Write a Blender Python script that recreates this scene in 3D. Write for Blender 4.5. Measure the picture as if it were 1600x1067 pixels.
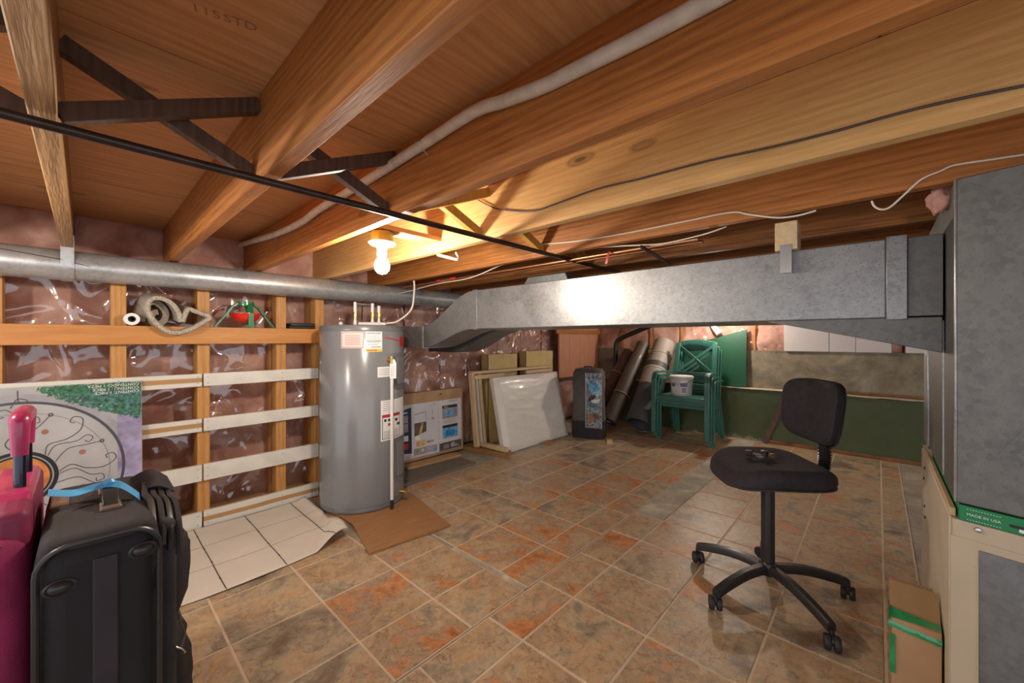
import bpy, bmesh, math, random
from mathutils import Vector, Matrix, noise
R = math.radians
random.seed(7)
for o in list(bpy.data.objects): bpy.data.objects.remove(o)
SC = bpy.context.scene
COL = SC.collection

# ------------------------------------------------------------------ camera, world, exposure
F, CX, CY, H, YAW = 618.0, 800.0, 530.0, 1.13, R(42.77)     # focal length in px of a 1600x1067 frame, horizon row 530
cam = bpy.data.cameras.new('camera'); camo = bpy.data.objects.new('camera', cam); COL.objects.link(camo)
cam.sensor_width = 36; cam.lens = F / 1600 * 36; cam.shift_y = -3.5 / 1600; cam.clip_start = .02
camo.location = (0, 0, H); camo.rotation_euler = (R(90), 0, YAW)
SC.camera = camo
wd = bpy.data.worlds.new('world'); SC.world = wd; wd.use_nodes = True
wd.node_tree.nodes['Background'].inputs[0].default_value = (.92, .95, 1, 1)
wd.node_tree.nodes['Background'].inputs[1].default_value = .72
SC.view_settings.view_transform = 'Standard'; SC.view_settings.look = 'None'
SC.view_settings.gamma = 1; SC.view_settings.use_curve_mapping = False
SC.view_settings.exposure = 1.05
BULB_POWER = 320.0

FW = Vector((-math.sin(YAW), math.cos(YAW), 0)); RT = Vector((math.cos(YAW), math.sin(YAW), 0))
CP = Vector((0, 0, H))
def ray(x, y): return FW + RT * ((x - CX) / F) + Vector((0, 0, (CY - y) / F))
def onz(x, y, z=0): r = ray(x, y); return CP + r * ((z - H) / r.z)
def onx(x, y, X): r = ray(x, y); return CP + r * (X / r.x)
def ony(x, y, Y): r = ray(x, y); return CP + r * (Y / r.y)

# ------------------------------------------------------------------ materials
MATS = {}
def new_mat(name):
    m = bpy.data.materials.new(name); m.use_nodes = True
    MATS[name] = m
    nt = m.node_tree; b = nt.nodes['Principled BSDF']
    return m, nt, b
def N(nt, t, **kw):
    n = nt.nodes.new(t)
    for k, v in kw.items():
        if k.startswith('i_'):
            key = k[2:]
            n.inputs[int(key) if key.isdigit() else key.replace('_', ' ')].default_value = v
        else: setattr(n, k, v)
    return n
def L(nt, a, ai, b, bi): nt.links.new(a.outputs[ai], b.inputs[bi])
def c4(c): return (c[0], c[1], c[2], 1)
def ramp(nt, stops):
    r = N(nt, 'ShaderNodeValToRGB'); e = r.color_ramp.elements
    e[0].position, e[0].color = stops[0][0], c4(stops[0][1])
    e[1].position, e[1].color = stops[-1][0], c4(stops[-1][1])
    for p, c in stops[1:-1]:
        k = e.new(p); k.color = c4(c)
    return r
def plain(name, col, rough=.5, metal=0., var=.12, scale=14., bump=0., bscale=120., coat=0., spec=.5):
    """colour with soft procedural variation and optional fine relief"""
    m, nt, b = new_mat(name)
    tc = N(nt, 'ShaderNodeTexCoord'); nz = N(nt, 'ShaderNodeTexNoise', i_Scale=scale, i_Detail=4.)
    L(nt, tc, 'Object', nz, 'Vector')
    r = ramp(nt, [(.3, [c * (1 - var) for c in col]), (.7, [min(1, c * (1 + var)) for c in col])])
    L(nt, nz, 0, r, 0); L(nt, r, 0, b, 'Base Color')
    b.inputs['Roughness'].default_value = rough; b.inputs['Metallic'].default_value = metal
    b.inputs['Specular IOR Level'].default_value = spec
    if coat: b.inputs['Coat Weight'].default_value = coat
    if bump:
        n2 = N(nt, 'ShaderNodeTexNoise', i_Scale=bscale, i_Detail=3.); L(nt, tc, 'Object', n2, 'Vector')
        bp = N(nt, 'ShaderNodeBump', i_Strength=bump, i_Distance=.01); L(nt, n2, 0, bp, 'Height'); L(nt, bp, 0, b, 'Normal')
    return m
def wood(name, dark, light, axis='x', rough=.6, scale=1., knots=True, bump=.15, rows=38., ring_amp=.12):
    """grain running along one object axis, knots, a different cut for each object"""
    m, nt, b = new_mat(name)
    tc = N(nt, 'ShaderNodeTexCoord'); oi = N(nt, 'ShaderNodeObjectInfo')
    mul = N(nt, 'ShaderNodeVectorMath', operation='SCALE', i_Scale=37.); 
    comb = N(nt, 'ShaderNodeCombineXYZ'); 
    for i in range(3): L(nt, oi, 'Random', comb, i)
    L(nt, comb, 0, mul, 0)
    add = N(nt, 'ShaderNodeVectorMath', operation='ADD'); L(nt, tc, 'Object', add, 0); L(nt, mul, 0, add, 1)
    mp = N(nt, 'ShaderNodeMapping'); s = {'x': (.07, 1, 1), 'y': (1, .07, 1), 'z': (1, 1, .07)}[axis]
    mp.inputs['Scale'].default_value = [k * scale for k in s]
    L(nt, add, 0, mp, 0)
    big = N(nt, 'ShaderNodeTexNoise', i_Scale=5., i_Detail=2., i_Distortion=.6); L(nt, mp, 0, big, 'Vector')
    fine = N(nt, 'ShaderNodeTexNoise', i_Scale=rows * 3, i_Detail=4.); L(nt, mp, 0, fine, 'Vector')
    sx = N(nt, 'ShaderNodeSeparateXYZ'); L(nt, add, 0, sx, 0); pa, pb = {'x': (2, 1), 'y': (0, 2), 'z': (1, 0)}[axis]
    l1 = N(nt, 'ShaderNodeMath', operation='MULTIPLY_ADD', i_1=.35); L(nt, sx, pb, l1, 0); L(nt, sx, pa, l1, 2)
    l2 = N(nt, 'ShaderNodeMath', operation='MULTIPLY', i_1=rows * 7. * scale); L(nt, l1, 0, l2, 0)
    ring = N(nt, 'ShaderNodeMath', operation='MULTIPLY_ADD', i_1=rows * .85); L(nt, big, 0, ring, 0); L(nt, l2, 0, ring, 2)
    sn = N(nt, 'ShaderNodeMath', operation='SINE'); L(nt, ring, 0, sn, 0)
    mix = N(nt, 'ShaderNodeMath', operation='MULTIPLY_ADD', i_1=ring_amp, i_2=.42); L(nt, sn, 0, mix, 0)
    fm = N(nt, 'ShaderNodeMath', operation='MULTIPLY_ADD', i_1=.95, i_2=-.42); L(nt, fine, 0, fm, 0)
    sm = N(nt, 'ShaderNodeMath', operation='ADD'); L(nt, mix, 0, sm, 0); L(nt, fm, 0, sm, 1)
    r = ramp(nt, [(.15, dark), (.5, [(a + c) / 2 for a, c in zip(dark, light)]), (.85, light)]); L(nt, sm, 0, r, 0)
    out = r
    if knots:
        mk = N(nt, 'ShaderNodeMapping'); mk.inputs['Scale'].default_value = [k * scale for k in {'x': (1.6, 5, 5), 'y': (5, 1.6, 5), 'z': (5, 5, 1.6)}[axis]]
        L(nt, add, 0, mk, 0)
        vo = N(nt, 'ShaderNodeTexVoronoi', i_Scale=1.); L(nt, mk, 0, vo, 'Vector')
        kr = ramp(nt, [(.035, (1, 1, 1)), (.06, (.35, .35, .35)), (.085, (.6, .6, .6)), (.11, (0, 0, 0))]); L(nt, vo, 'Distance', kr, 0)
        mx = N(nt, 'ShaderNodeMix', data_type='RGBA'); mx.inputs[7].default_value = c4([c * .35 for c in dark])
        L(nt, kr, 0, mx, 0); L(nt, r, 0, mx, 6); L(nt, mx, 2, b, 'Base Color')
    else: L(nt, r, 0, b, 'Base Color')
    b.inputs['Roughness'].default_value = rough
    bp = N(nt, 'ShaderNodeBump', i_Strength=bump, i_Distance=.004); L(nt, sm, 0, bp, 'Height'); L(nt, bp, 0, b, 'Normal')
    return m
wood('fir_joist', (.27, .085, .015), (.52, .205, .05), rough=.55, bump=.25)
wood('pine_joist', (.50, .27, .085), (.74, .46, .19), rough=.5, ring_amp=.07)
wood('rough_joist', (.26, .13, .05), (.52, .30, .13), rough=.7, bump=.9, rows=60)
wood('plywood_ceiling', (.46, .215, .08), (.76, .44, .20), axis='y', rough=.6, scale=.8, rows=26, ring_amp=.035)
wood('stud_wood', (.40, .17, .038), (.62, .32, .10), axis='z', rough=.55)
wood('rail_wood', (.46, .18, .035), (.60, .27, .07), axis='y', rough=.5, knots=False)
wood('plank_y', (.36, .19, .075), (.56, .34, .16), axis='y', rough=.6)
wood('plank_x', (.36, .19, .075), (.56, .34, .16), axis='x', rough=.6)
wood('pale_plank', (.58, .40, .22), (.74, .56, .34), axis='y', rough=.6, knots=False)
wood('pale_post', (.58, .40, .22), (.74, .56, .34), axis='z', rough=.6, knots=False)
wood('brown_block', (.22, .11, .035), (.40, .22, .085), axis='y', rough=.6)
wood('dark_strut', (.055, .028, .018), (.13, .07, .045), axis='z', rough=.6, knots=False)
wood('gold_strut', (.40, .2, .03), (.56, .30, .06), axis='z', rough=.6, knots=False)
wood('ply_board', (.22, .105, .04), (.42, .225, .095), axis='y', rough=.6, knots=False, rows=22, scale=1.6, ring_amp=.03)
wood('wall_panel', (.46, .2, .115), (.64, .32, .2), axis='z', rough=.45, rows=20, ring_amp=.05)
wood('grey_board', (.10, .085, .065), (.24, .20, .16), axis='y', rough=.7, knots=False, ring_amp=.03)
plain('white_paint', (.70, .68, .62), .5, var=.1, scale=9, bump=.1)
plain('iron_pipe', (.05, .035, .03), .35, metal=.6, var=.3)
plain('copper', (.55, .25, .12), .35, metal=.9)
plain('brass', (.62, .42, .14), .3, metal=.95)
plain('steel', (.55, .55, .55), .3, metal=.95)
plain('white_plastic', (.72, .71, .68), .4, var=.05)
plain('cable_sheath', (.62, .56, .47), .55, var=.14, scale=30)
plain('dark_wire', (.06, .035, .03), .5)
plain('white_wire', (.75, .68, .58), .5, var=.05)
plain('red_plastic', (.55, .03, .03), .3)
plain('red_bowl', (.72, .03, .015), .25, coat=.4)
plain('stand_green', (.015, .17, .06), .35, coat=.3)
plain('black_rubber', (.018, .018, .02), .6)
plain('black_plastic', (.022, .021, .022), .38, var=.2)
plain('black_fabric', (.026, .021, .026), .85, var=.25, scale=40, bump=.4, bscale=900)
plain('suitcase_black', (.006, .005, .009), .7, var=.4, scale=7, bump=.3, bscale=700)
plain('suitcase_grey', (.028, .025, .028), .8, var=.3, scale=9, bump=.3, bscale=700)
plain('suitcase_band', (.024, .018, .026), .7, var=.4, scale=6)
plain('suitcase_red', (.33, .018, .10), .7, var=.2, scale=12, bump=.4, bscale=800)
plain('red_dark', (.19, .012, .055), .6)
plain('pink_plastic', (.42, .03, .12), .3, coat=.3)
plain('navy_tube', (.012, .014, .035), .2, metal=.5, coat=.5)
plain('ribbon_blue', (.10, .38, .70), .35, var=.15, scale=25)
plain('clear_brown', (.16, .12, .09), .2, coat=.6)
plain('cardboard', (.42, .26, .135), .75, var=.1, scale=9)
plain('cardboard_top', (.36, .22, .10), .75, var=.15, scale=9)
plain('yellow_card', (.62, .47, .2), .7, var=.08)
plain('box_grey', (.40, .40, .41), .55, var=.16, scale=5)
plain('wood_tint', (.45, .42, .50), .55, var=.3, scale=20)
plain('print_lilac', (.30, .27, .43), .55, var=.35, scale=18)
plain('print_ring', (.06, .06, .075), .5)
plain('print_pale_ring', (.33, .33, .36), .5)
plain('print_orange', (.55, .20, .05), .5, var=.3, scale=20)
plain('print_leaf', (.03, .14, .07), .55, var=.75, scale=60)
plain('print_leaf_blue', (.07, .17, .22), .55, var=.75, scale=60)
plain('print_rust', (.35, .14, .09), .5)
plain('print_white', (.80, .80, .80), .5, var=.03)
plain('print_black', (.015, .015, .018), .45)
plain('print_navy', (.014, .022, .07), .45)
plain('print_red', (.55, .02, .02), .45)
plain('print_grey', (.25, .25, .25), .5)
plain('print_light', (.62, .60, .63), .45, var=.08, scale=4)
plain('print_mauve', (.33, .29, .32), .45, var=.3, scale=9)
plain('print_blue', (.03, .20, .52), .45, var=.5, scale=30)
plain('print_sky', (.12, .38, .62), .45, var=.5, scale=25)
plain('print_brown', (.10, .07, .06), .45, var=.4, scale=20)
plain('print_gold', (.62, .42, .12), .45, var=.5, scale=30)
plain('print_pink', (.75, .58, .55), .5, var=.04)
plain('print_yellow', (.85, .50, .03), .5)
plain('tank_grey', (.20, .205, .215), .22, var=.03, scale=3, coat=.35)
plain('tank_trim', (.15, .155, .165), .3, var=.05)
plain('mat_white', (.66, .61, .54), .65, var=.06, scale=4)
plain('mat_line', (.06, .05, .045), .6)
plain('foam_wrap', (.70, .67, .61), .35, var=.04, scale=3, bump=.35, bscale=9, coat=.3)
plain('carpet_back', (.36, .30, .23), .8, var=.1)
plain('bag_grey', (.10, .085, .085), .8, var=.15, bump=.3, bscale=500)
plain('clear_pocket', (.20, .22, .24), .15, var=.8, scale=45, coat=.8)
plain('roll_dark', (.075, .06, .05), .5, var=.2, coat=.1)
plain('roll_brown', (.10, .065, .045), .6, var=.2)
plain('roll_taupe', (.27, .24, .215), .55, var=.08, scale=5)
plain('roll_slate', (.055, .06, .065), .55, var=.15)
plain('strap_tan', (.38, .19, .12), .6)
plain('chair_green', (.038, .15, .12), .32, var=.1, coat=.3)
plain('sheet_green', (.008, .075, .036), .5, var=.08, scale=3)
plain('bucket_white', (.62, .60, .57), .4, var=.1)
plain('label_lilac', (.20, .19, .33), .5, var=.3, scale=25)
plain('beige_metal', (.50, .42, .31), .42, var=.06, scale=5, coat=.15)
plain('beige_light', (.62, .55, .43), .45, var=.08, scale=6)
plain('filter_green', (.008, .21, .075), .4, var=.05)
plain('tape_green', (.01, .27, .09), .15, var=.3, scale=20, coat=.8)
plain('panel_white', (.62, .60, .60), .5, var=.03, scale=2)
plain('brick_red', (.36, .11, .05), .8, var=.4, scale=20)
plain('lead_mount', (.40, .27, .03), .5, var=.3)
plain('trim_brown', (.20, .08, .028), .7, var=.35, scale=12)
plain('ledge_pale', (.56, .50, .38), .8, var=.25, scale=22, bump=.4, bscale=60)

def galv(name, base, rough, spots):
    m, nt, b = new_mat(name)
    tc = N(nt, 'ShaderNodeTexCoord')
    n1 = N(nt, 'ShaderNodeTexNoise', i_Scale=6., i_Detail=6., i_Roughness=.65, i_Distortion=.6); L(nt, tc, 'Object', n1, 'Vector')
    vo = N(nt, 'ShaderNodeTexVoronoi', i_Scale=70.); L(nt, tc, 'Object', vo, 'Vector')
    sp = N(nt, 'ShaderNodeTexNoise', i_Scale=170., i_Detail=2.); L(nt, tc, 'Object', sp, 'Vector')
    a = N(nt, 'ShaderNodeMix', data_type='FLOAT', i_0=.22); L(nt, n1, 0, a, 2); L(nt, vo, 'Color', a, 3)
    r = ramp(nt, [(.25, [c * .66 for c in base]), (.5, base), (.75, [min(1, c * 1.22) for c in base])]); L(nt, a, 0, r, 0)
    sr = ramp(nt, [(.60, (0, 0, 0)), (.66, (1, 1, 1))]); L(nt, sp, 0, sr, 0)
    ms = N(nt, 'ShaderNodeMath', operation='MULTIPLY', i_1=spots); L(nt, sr, 0, ms, 0)
    mx = N(nt, 'ShaderNodeMix', data_type='RGBA'); mx.inputs[7].default_value = c4([c * .45 for c in base])
    L(nt, ms, 0, mx, 0); L(nt, r, 0, mx, 6); L(nt, mx, 2, b, 'Base Color')
    b.inputs['Metallic'].default_value = .6
    rr = N(nt, 'ShaderNodeMapRange', i_3=rough - .08, i_4=rough + .14); L(nt, n1, 0, rr, 0); L(nt, rr, 0, b, 'Roughness')
    return m
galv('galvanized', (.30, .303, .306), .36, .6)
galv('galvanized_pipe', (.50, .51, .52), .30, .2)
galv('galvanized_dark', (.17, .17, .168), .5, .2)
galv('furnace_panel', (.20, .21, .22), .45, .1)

def concrete(name, base, dark, sc=3.):
    m, nt, b = new_mat(name)
    tc = N(nt, 'ShaderNodeTexCoord')
    n1 = N(nt, 'ShaderNodeTexNoise', i_Scale=sc, i_Detail=8., i_Roughness=.7, i_Distortion=.4); L(nt, tc, 'Object', n1, 'Vector')
    r = ramp(nt, [(.35, dark), (.55, base), (.72, [min(1, c * 1.6) for c in base])]); L(nt, n1, 0, r, 0); L(nt, r, 0, b, 'Base Color')
    b.inputs['Roughness'].default_value = .8
    bp = N(nt, 'ShaderNodeBump', i_Strength=.3, i_Distance=.01); L(nt, n1, 0, bp, 'Height'); L(nt, bp, 0, b, 'Normal')
concrete('concrete_floor', (.33, .285, .22), (.21, .18, .14))
concrete('concrete_strip', (.40, .37, .29), (.28, .26, .20), 5.)
concrete('concrete_wall', (.27, .235, .165), (.15, .13, .09), 3.5)

def green_wall():
    m, nt, b = new_mat('green_paint')
    tc = N(nt, 'ShaderNodeTexCoord')
    n1 = N(nt, 'ShaderNodeTexNoise', i_Scale=2.2, i_Detail=8., i_Roughness=.7); L(nt, tc, 'Object', n1, 'Vector')
    sep = N(nt, 'ShaderNodeSeparateXYZ'); L(nt, tc, 'Object', sep, 0)
    lo = N(nt, 'ShaderNodeMapRange', i_1=.0, i_2=.16, i_3=.16, i_4=.0); L(nt, sep, 2, lo, 0)   # paint flakes off along the foot of the wall
    ad = N(nt, 'ShaderNodeMath', operation='ADD'); L(nt, n1, 0, ad, 0); L(nt, lo, 0, ad, 1)
    r = ramp(nt, [(.3, (.045, .062, .02)), (.6, (.065, .085, .03)), (.70, (.075, .095, .038)), (.735, (.28, .25, .17))]); L(nt, ad, 0, r, 0); L(nt, r, 0, b, 'Base Color')
    b.inputs['Roughness'].default_value = .45
green_wall()

def tile_mat():
    m, nt, b = new_mat('slate_tile')
    tc = N(nt, 'ShaderNodeTexCoord'); oi = N(nt, 'ShaderNodeObjectInfo')
    w = N(nt, 'ShaderNodeMath', operation='MULTIPLY', i_1=60.); L(nt, oi, 'Random', w, 0)
    def nz(scale, det, dist, rgh=.55):
        n = N(nt, 'ShaderNodeTexNoise', noise_dimensions='4D', i_Scale=scale, i_Detail=det, i_Distortion=dist, i_Roughness=rgh)
        L(nt, tc, 'Object', n, 'Vector'); L(nt, w, 0, n, 'W'); return n
    a = nz(4.2, 3., 1.0, .5); c = nz(26., 8., 1.2, .68); st = nz(9., 6., 1.6, .62)
    mx = N(nt, 'ShaderNodeMix', data_type='FLOAT', i_0=.27); L(nt, a, 0, mx, 2); L(nt, st, 0, mx, 3)
    sh = N(nt, 'ShaderNodeMapRange', i_3=-.06, i_4=.075)                      # each tile leans to rust, tan or grey of its own
    fr = N(nt, 'ShaderNodeMath', operation='FRACT'); f2 = N(nt, 'ShaderNodeMath', operation='MULTIPLY', i_1=17.3); L(nt, oi, 'Random', f2, 0); L(nt, f2, 0, fr, 0); L(nt, fr, 0, sh, 0)
    ad = N(nt, 'ShaderNodeMath', operation='ADD'); L(nt, mx, 0, ad, 0); L(nt, sh, 0, ad, 1)
    r0 = ramp(nt, [(.30, (.20, .125, .08)), (.39, (.29, .24, .175)), (.46, (.44, .35, .235)), (.52, (.47, .315, .18)), (.57, (.36, .275, .19)), (.62, (.54, .265, .115)), (.68, (.46, .18, .07)), (.76, (.29, .12, .055))]); L(nt, ad, 0, r0, 0)
    gr = ramp(nt, [(.28, (.68, .66, .63)), (.5, (1, 1, 1)), (.72, (1.25, 1.23, 1.18))]); L(nt, c, 0, gr, 0)
    r = N(nt, 'ShaderNodeMix', data_type='RGBA', blend_type='MULTIPLY', i_0=1.); L(nt, r0, 0, r, 6); L(nt, gr, 0, r, 7)
    # dark cleft lines
    cl = nz(5.5, 5., 1.2, .65)
    ab = N(nt, 'ShaderNodeMath', operation='SUBTRACT', i_1=.5); L(nt, cl, 0, ab, 0)
    a2 = N(nt, 'ShaderNodeMath', operation='ABSOLUTE'); L(nt, ab, 0, a2, 0)
    cr = ramp(nt, [(0., (.55, .5, .46)), (.012, (1, 1, 1))]); L(nt, a2, 0, cr, 0)
    mm = N(nt, 'ShaderNodeMix', data_type='RGBA', blend_type='MULTIPLY', i_0=1.); L(nt, r, 2, mm, 6); L(nt, cr, 0, mm, 7)
    L(nt, mm, 2, b, 'Base Color')
    b.inputs['Roughness'].default_value = .36
    bp = N(nt, 'ShaderNodeBump', i_Strength=.35, i_Distance=.006); L(nt, c, 0, bp, 'Height'); L(nt, bp, 0, b, 'Normal')
tile_mat()
plain('grout', (.60, .48, .35), .7, var=.1)

def insul():
    m, nt, b = new_mat('pink_insulation')
    tc = N(nt, 'ShaderNodeTexCoord')
    n1 = N(nt, 'ShaderNodeTexNoise', i_Scale=5., i_Detail=6., i_Distortion=.8); L(nt, tc, 'Object', n1, 'Vector')
    r = ramp(nt, [(.3, (.40, .18, .14)), (.5, (.60, .34, .27)), (.72, (.76, .52, .43))]); L(nt, n1, 0, r, 0); L(nt, r, 0, b, 'Base Color')
    b.inputs['Roughness'].default_value = .9
    bp = N(nt, 'ShaderNodeBump', i_Strength=.6, i_Distance=.02); L(nt, n1, 0, bp, 'Height'); L(nt, bp, 0, b, 'Normal')
insul()
def poly():
    m, nt, b = new_mat('clear_poly')
    out = nt.nodes['Material Output']; nt.nodes.remove(b)
    tr = N(nt, 'ShaderNodeBsdfTransparent'); tr.inputs[0].default_value = (.96, .95, .95, 1)
    gl = N(nt, 'ShaderNodeBsdfGlossy'); gl.inputs['Roughness'].default_value = .07; gl.inputs[0].default_value = (.95, .97, 1, 1)
    tc = N(nt, 'ShaderNodeTexCoord')
    n1 = N(nt, 'ShaderNodeTexNoise', noise_type='RIDGED_MULTIFRACTAL', normalize=True, i_Scale=4.5, i_Detail=3., i_Distortion=.9); L(nt, tc, 'Object', n1, 'Vector')
    bp = N(nt, 'ShaderNodeBump', i_Strength=1., i_Distance=.07); L(nt, n1, 0, bp, 'Height'); L(nt, bp, 0, gl, 'Normal')
    fr = N(nt, 'ShaderNodeLayerWeight', i_Blend=.25); L(nt, bp, 0, fr, 'Normal')
    mr = N(nt, 'ShaderNodeMapRange', i_3=.10, i_4=.55); L(nt, fr, 'Facing', mr, 0)
    ms = N(nt, 'ShaderNodeMixShader'); L(nt, mr, 0, ms, 0); L(nt, tr, 0, ms, 1); L(nt, gl, 0, ms, 2); L(nt, ms, 0, out, 0)
poly()
def shag():
    m, nt, b = new_mat('shag_carpet')
    tc = N(nt, 'ShaderNodeTexCoord')
    n1 = N(nt, 'ShaderNodeTexNoise', i_Scale=150., i_Detail=3.); L(nt, tc, 'Object', n1, 'Vector')
    r = ramp(nt, [(.3, (.34, .28, .22)), (.7, (.74, .66, .55))]); L(nt, n1, 0, r, 0); L(nt, r, 0, b, 'Base Color')
    b.inputs['Roughness'].default_value = .95
    bp = N(nt, 'ShaderNodeBump', i_Strength=1., i_Distance=.012); L(nt, n1, 0, bp, 'Height'); L(nt, bp, 0, b, 'Normal')
shag()
def glow():
    m, nt, b = new_mat('lit_bulb')
    b.inputs['Base Color'].default_value = (1, 1, 1, 1)
    b.inputs['Emission Color'].default_value = (1, .90, .76, 1); b.inputs['Emission Strength'].default_value = BULB_POWER
glow()
def white_stripe():
    """white board with a bare wood band along its middle"""
    m, nt, b = new_mat('striped_board')
    tc = N(nt, 'ShaderNodeTexCoord'); sep = N(nt, 'ShaderNodeSeparateXYZ'); L(nt, tc, 'Object', sep, 0)
    n1 = N(nt, 'ShaderNodeTexNoise', i_Scale=4., i_Detail=3.); L(nt, tc, 'Object', n1, 'Vector')
    of = N(nt, 'ShaderNodeMath', operation='MULTIPLY_ADD', i_1=.012, i_2=-.006); L(nt, n1, 0, of, 0)
    ad = N(nt, 'ShaderNodeMath', operation='ADD'); L(nt, sep, 2, ad, 0); L(nt, of, 0, ad, 1)
    ab = N(nt, 'ShaderNodeMath', operation='ABSOLUTE'); L(nt, ad, 0, ab, 0)
    r = ramp(nt, [(.0125, (.44, .25, .10)), (.0145, (.68, .66, .60))]); L(nt, ab, 0, r, 0); L(nt, r, 0, b, 'Base Color')
    b.inputs['Roughness'].default_value = .5
white_stripe()

# ------------------------------------------------------------------ mesh builder
INV = {}
class MB:
    def __init__(s): s.v = []; s.f = []
    def add(s, vs, fs):
        n = len(s.v); s.v += [Vector(v) for v in vs]; s.f += [tuple(i + n for i in f) for f in fs]; return s
    def box(s, x0, x1, y0, y1, z0, z1):
        return s.add([(x0, y0, z0), (x1, y0, z0), (x1, y1, z0), (x0, y1, z0), (x0, y0, z1), (x1, y0, z1), (x1, y1, z1), (x0, y1, z1)],
                     [(3, 2, 1, 0), (4, 5, 6, 7), (0, 1, 5, 4), (1, 2, 6, 5), (2, 3, 7, 6), (3, 0, 4, 7)])
    def obox(s, c, size, M=None):
        b = MB().box(*[k for a in size for k in (-a / 2, a / 2)])
        M = M or Matrix.Identity(3)
        return s.add([Vector(c) + M @ v for v in b.v], b.f)
    def beam(s, p0, p1, w, h, up=(0, 0, 1)):
        p0, p1 = Vector(p0), Vector(p1); d = (p1 - p0); l = d.length; d.normalize()
        x = d.cross(Vector(up)); x.normalize(); z = x.cross(d)
        M = Matrix((x, d, z)).transposed()
        return s.obox((p0 + p1) / 2, (w, l, h), M)
    def tube(s, path, r, n=8, closed=False, sq=1.):
        P = [Vector(p) for p in path]; m = len(P)
        rs = r if isinstance(r, (list, tuple)) else [r] * m
        T = []
        for i in range(m):
            a = P[(i - 1) % m] if (closed or i > 0) else P[i]; b = P[(i + 1) % m] if (closed or i < m - 1) else P[i]
            T.append((b - a).normalized())
        u = T[0].orthogonal().normalized(); vs = []; 
        for i in range(m):
            u = (u - T[i] * u.dot(T[i])).normalized(); w = T[i].cross(u)
            for k in range(n):
                a = 2 * math.pi * k / n; vs.append(P[i] + (u * math.cos(a) + w * math.sin(a) * sq) * rs[i])
        fs = []
        for i in range(m if closed else m - 1):
            j = (i + 1) % m
            for k in range(n):
                k2 = (k + 1) % n; fs.append((i * n + k, i * n + k2, j * n + k2, j * n + k))
        if not closed: fs += [tuple(range(n - 1, -1, -1)), tuple((m - 1) * n + k for k in range(n))]
        return s.add(vs, fs)
    def lathe(s, prof, c=(0, 0, 0), n=24, M=None, capped=True):
        M = M or Matrix.Identity(3); c = Vector(c); vs = []; m = len(prof)
        for r, z in prof:
            for k in range(n):
                a = 2 * math.pi * k / n; vs.append(c + M @ Vector((r * math.cos(a), r * math.sin(a), z)))
        fs = [(i * n + k, i * n + (k + 1) % n, (i + 1) * n + (k + 1) % n, (i + 1) * n + k) for i in range(m - 1) for k in range(n)]
        if capped: fs += [tuple(range(n - 1, -1, -1)), tuple((m - 1) * n + k for k in range(n))]
        return s.add(vs, fs)
    def prism(s, poly, d):
        """poly: list of 3D points (planar), d: extrusion vector"""
        P = [Vector(p) for p in poly]; d = Vector(d); n = len(P)
        return s.add(P + [p + d for p in P], [tuple(range(n - 1, -1, -1)), tuple(n + i for i in range(n))] + [(i, (i + 1) % n, n + (i + 1) % n, n + i) for i in range(n)])
    def grid(s, fn, nu, nv):
        vs = [fn(i / nu, j / nv) for i in range(nu + 1) for j in range(nv + 1)]
        return s.add(vs, [(i * (nv + 1) + j, (i + 1) * (nv + 1) + j, (i + 1) * (nv + 1) + j + 1, i * (nv + 1) + j + 1) for i in range(nu) for j in range(nv)])
    def sheet(s, path, d0, d1, th):
        """thick sheet: path of 3D points, swept from offset d0 to offset d1 (functions of the point allowed)"""
        P = [Vector(p) for p in path]; m = len(P); 
        f0 = d0 if callable(d0) else (lambda p: Vector(d0)); f1 = d1 if callable(d1) else (lambda p: Vector(d1))
        ax = (f1(P[0]) - f0(P[0])).normalized(); O = []
        for i in range(m):
            t = (P[min(i + 1, m - 1)] - P[max(i - 1, 0)]).normalized(); O.append(t.cross(ax).normalized() * th / 2)
        vs = []
        for i, p in enumerate(P): vs += [p + O[i] + f0(p), p - O[i] + f0(p), p - O[i] + f1(p), p + O[i] + f1(p)]
        fs = [(0, 1, 2, 3), tuple((m - 1) * 4 + k for k in (3, 2, 1, 0))]
        for i in range(m - 1):
            for k in range(4): fs.append((i * 4 + k, i * 4 + (k + 1) % 4, i * 4 + 4 + (k + 1) % 4, i * 4 + 4 + k))
        return s.add(vs, fs)
    def build(s, name, mat, parent=None, bevel=0., seg=2, smooth=40, local=False, sub=0):
        me = bpy.data.meshes.new(name); vs = s.v
        if parent is not None and not local and parent in INV: vs = [INV[parent] @ v for v in vs]
        me.from_pydata([tuple(v) for v in vs], [], s.f); me.validate()
        bm = bmesh.new(); bm.from_mesh(me); bmesh.ops.recalc_face_normals(bm, faces=bm.faces); bm.to_mesh(me); bm.free()
        me.materials.append(MATS[mat])
        o = bpy.data.objects.new(name, me); COL.objects.link(o)
        if parent is not None: o.parent = parent; INV[o] = INV.get(parent, Matrix.Identity(4))
        if smooth:
            me.polygons.foreach_set('use_smooth', [True] * len(me.polygons)); me.set_sharp_from_angle(angle=R(smooth))
        if bevel:
            b = o.modifiers.new('bevel', 'BEVEL'); b.width = bevel; b.segments = seg; b.limit_method = 'ANGLE'; b.angle_limit = R(35)
        if sub:
            b = o.modifiers.new('sub', 'SUBSURF'); b.levels = b.render_levels = sub
        return o
def Bx(*a): return MB().box(*a)
def tag(o, label, cat, group=None):
    o['label'] = label; o['category'] = cat
    if group: o['group'] = group
    return o
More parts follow.
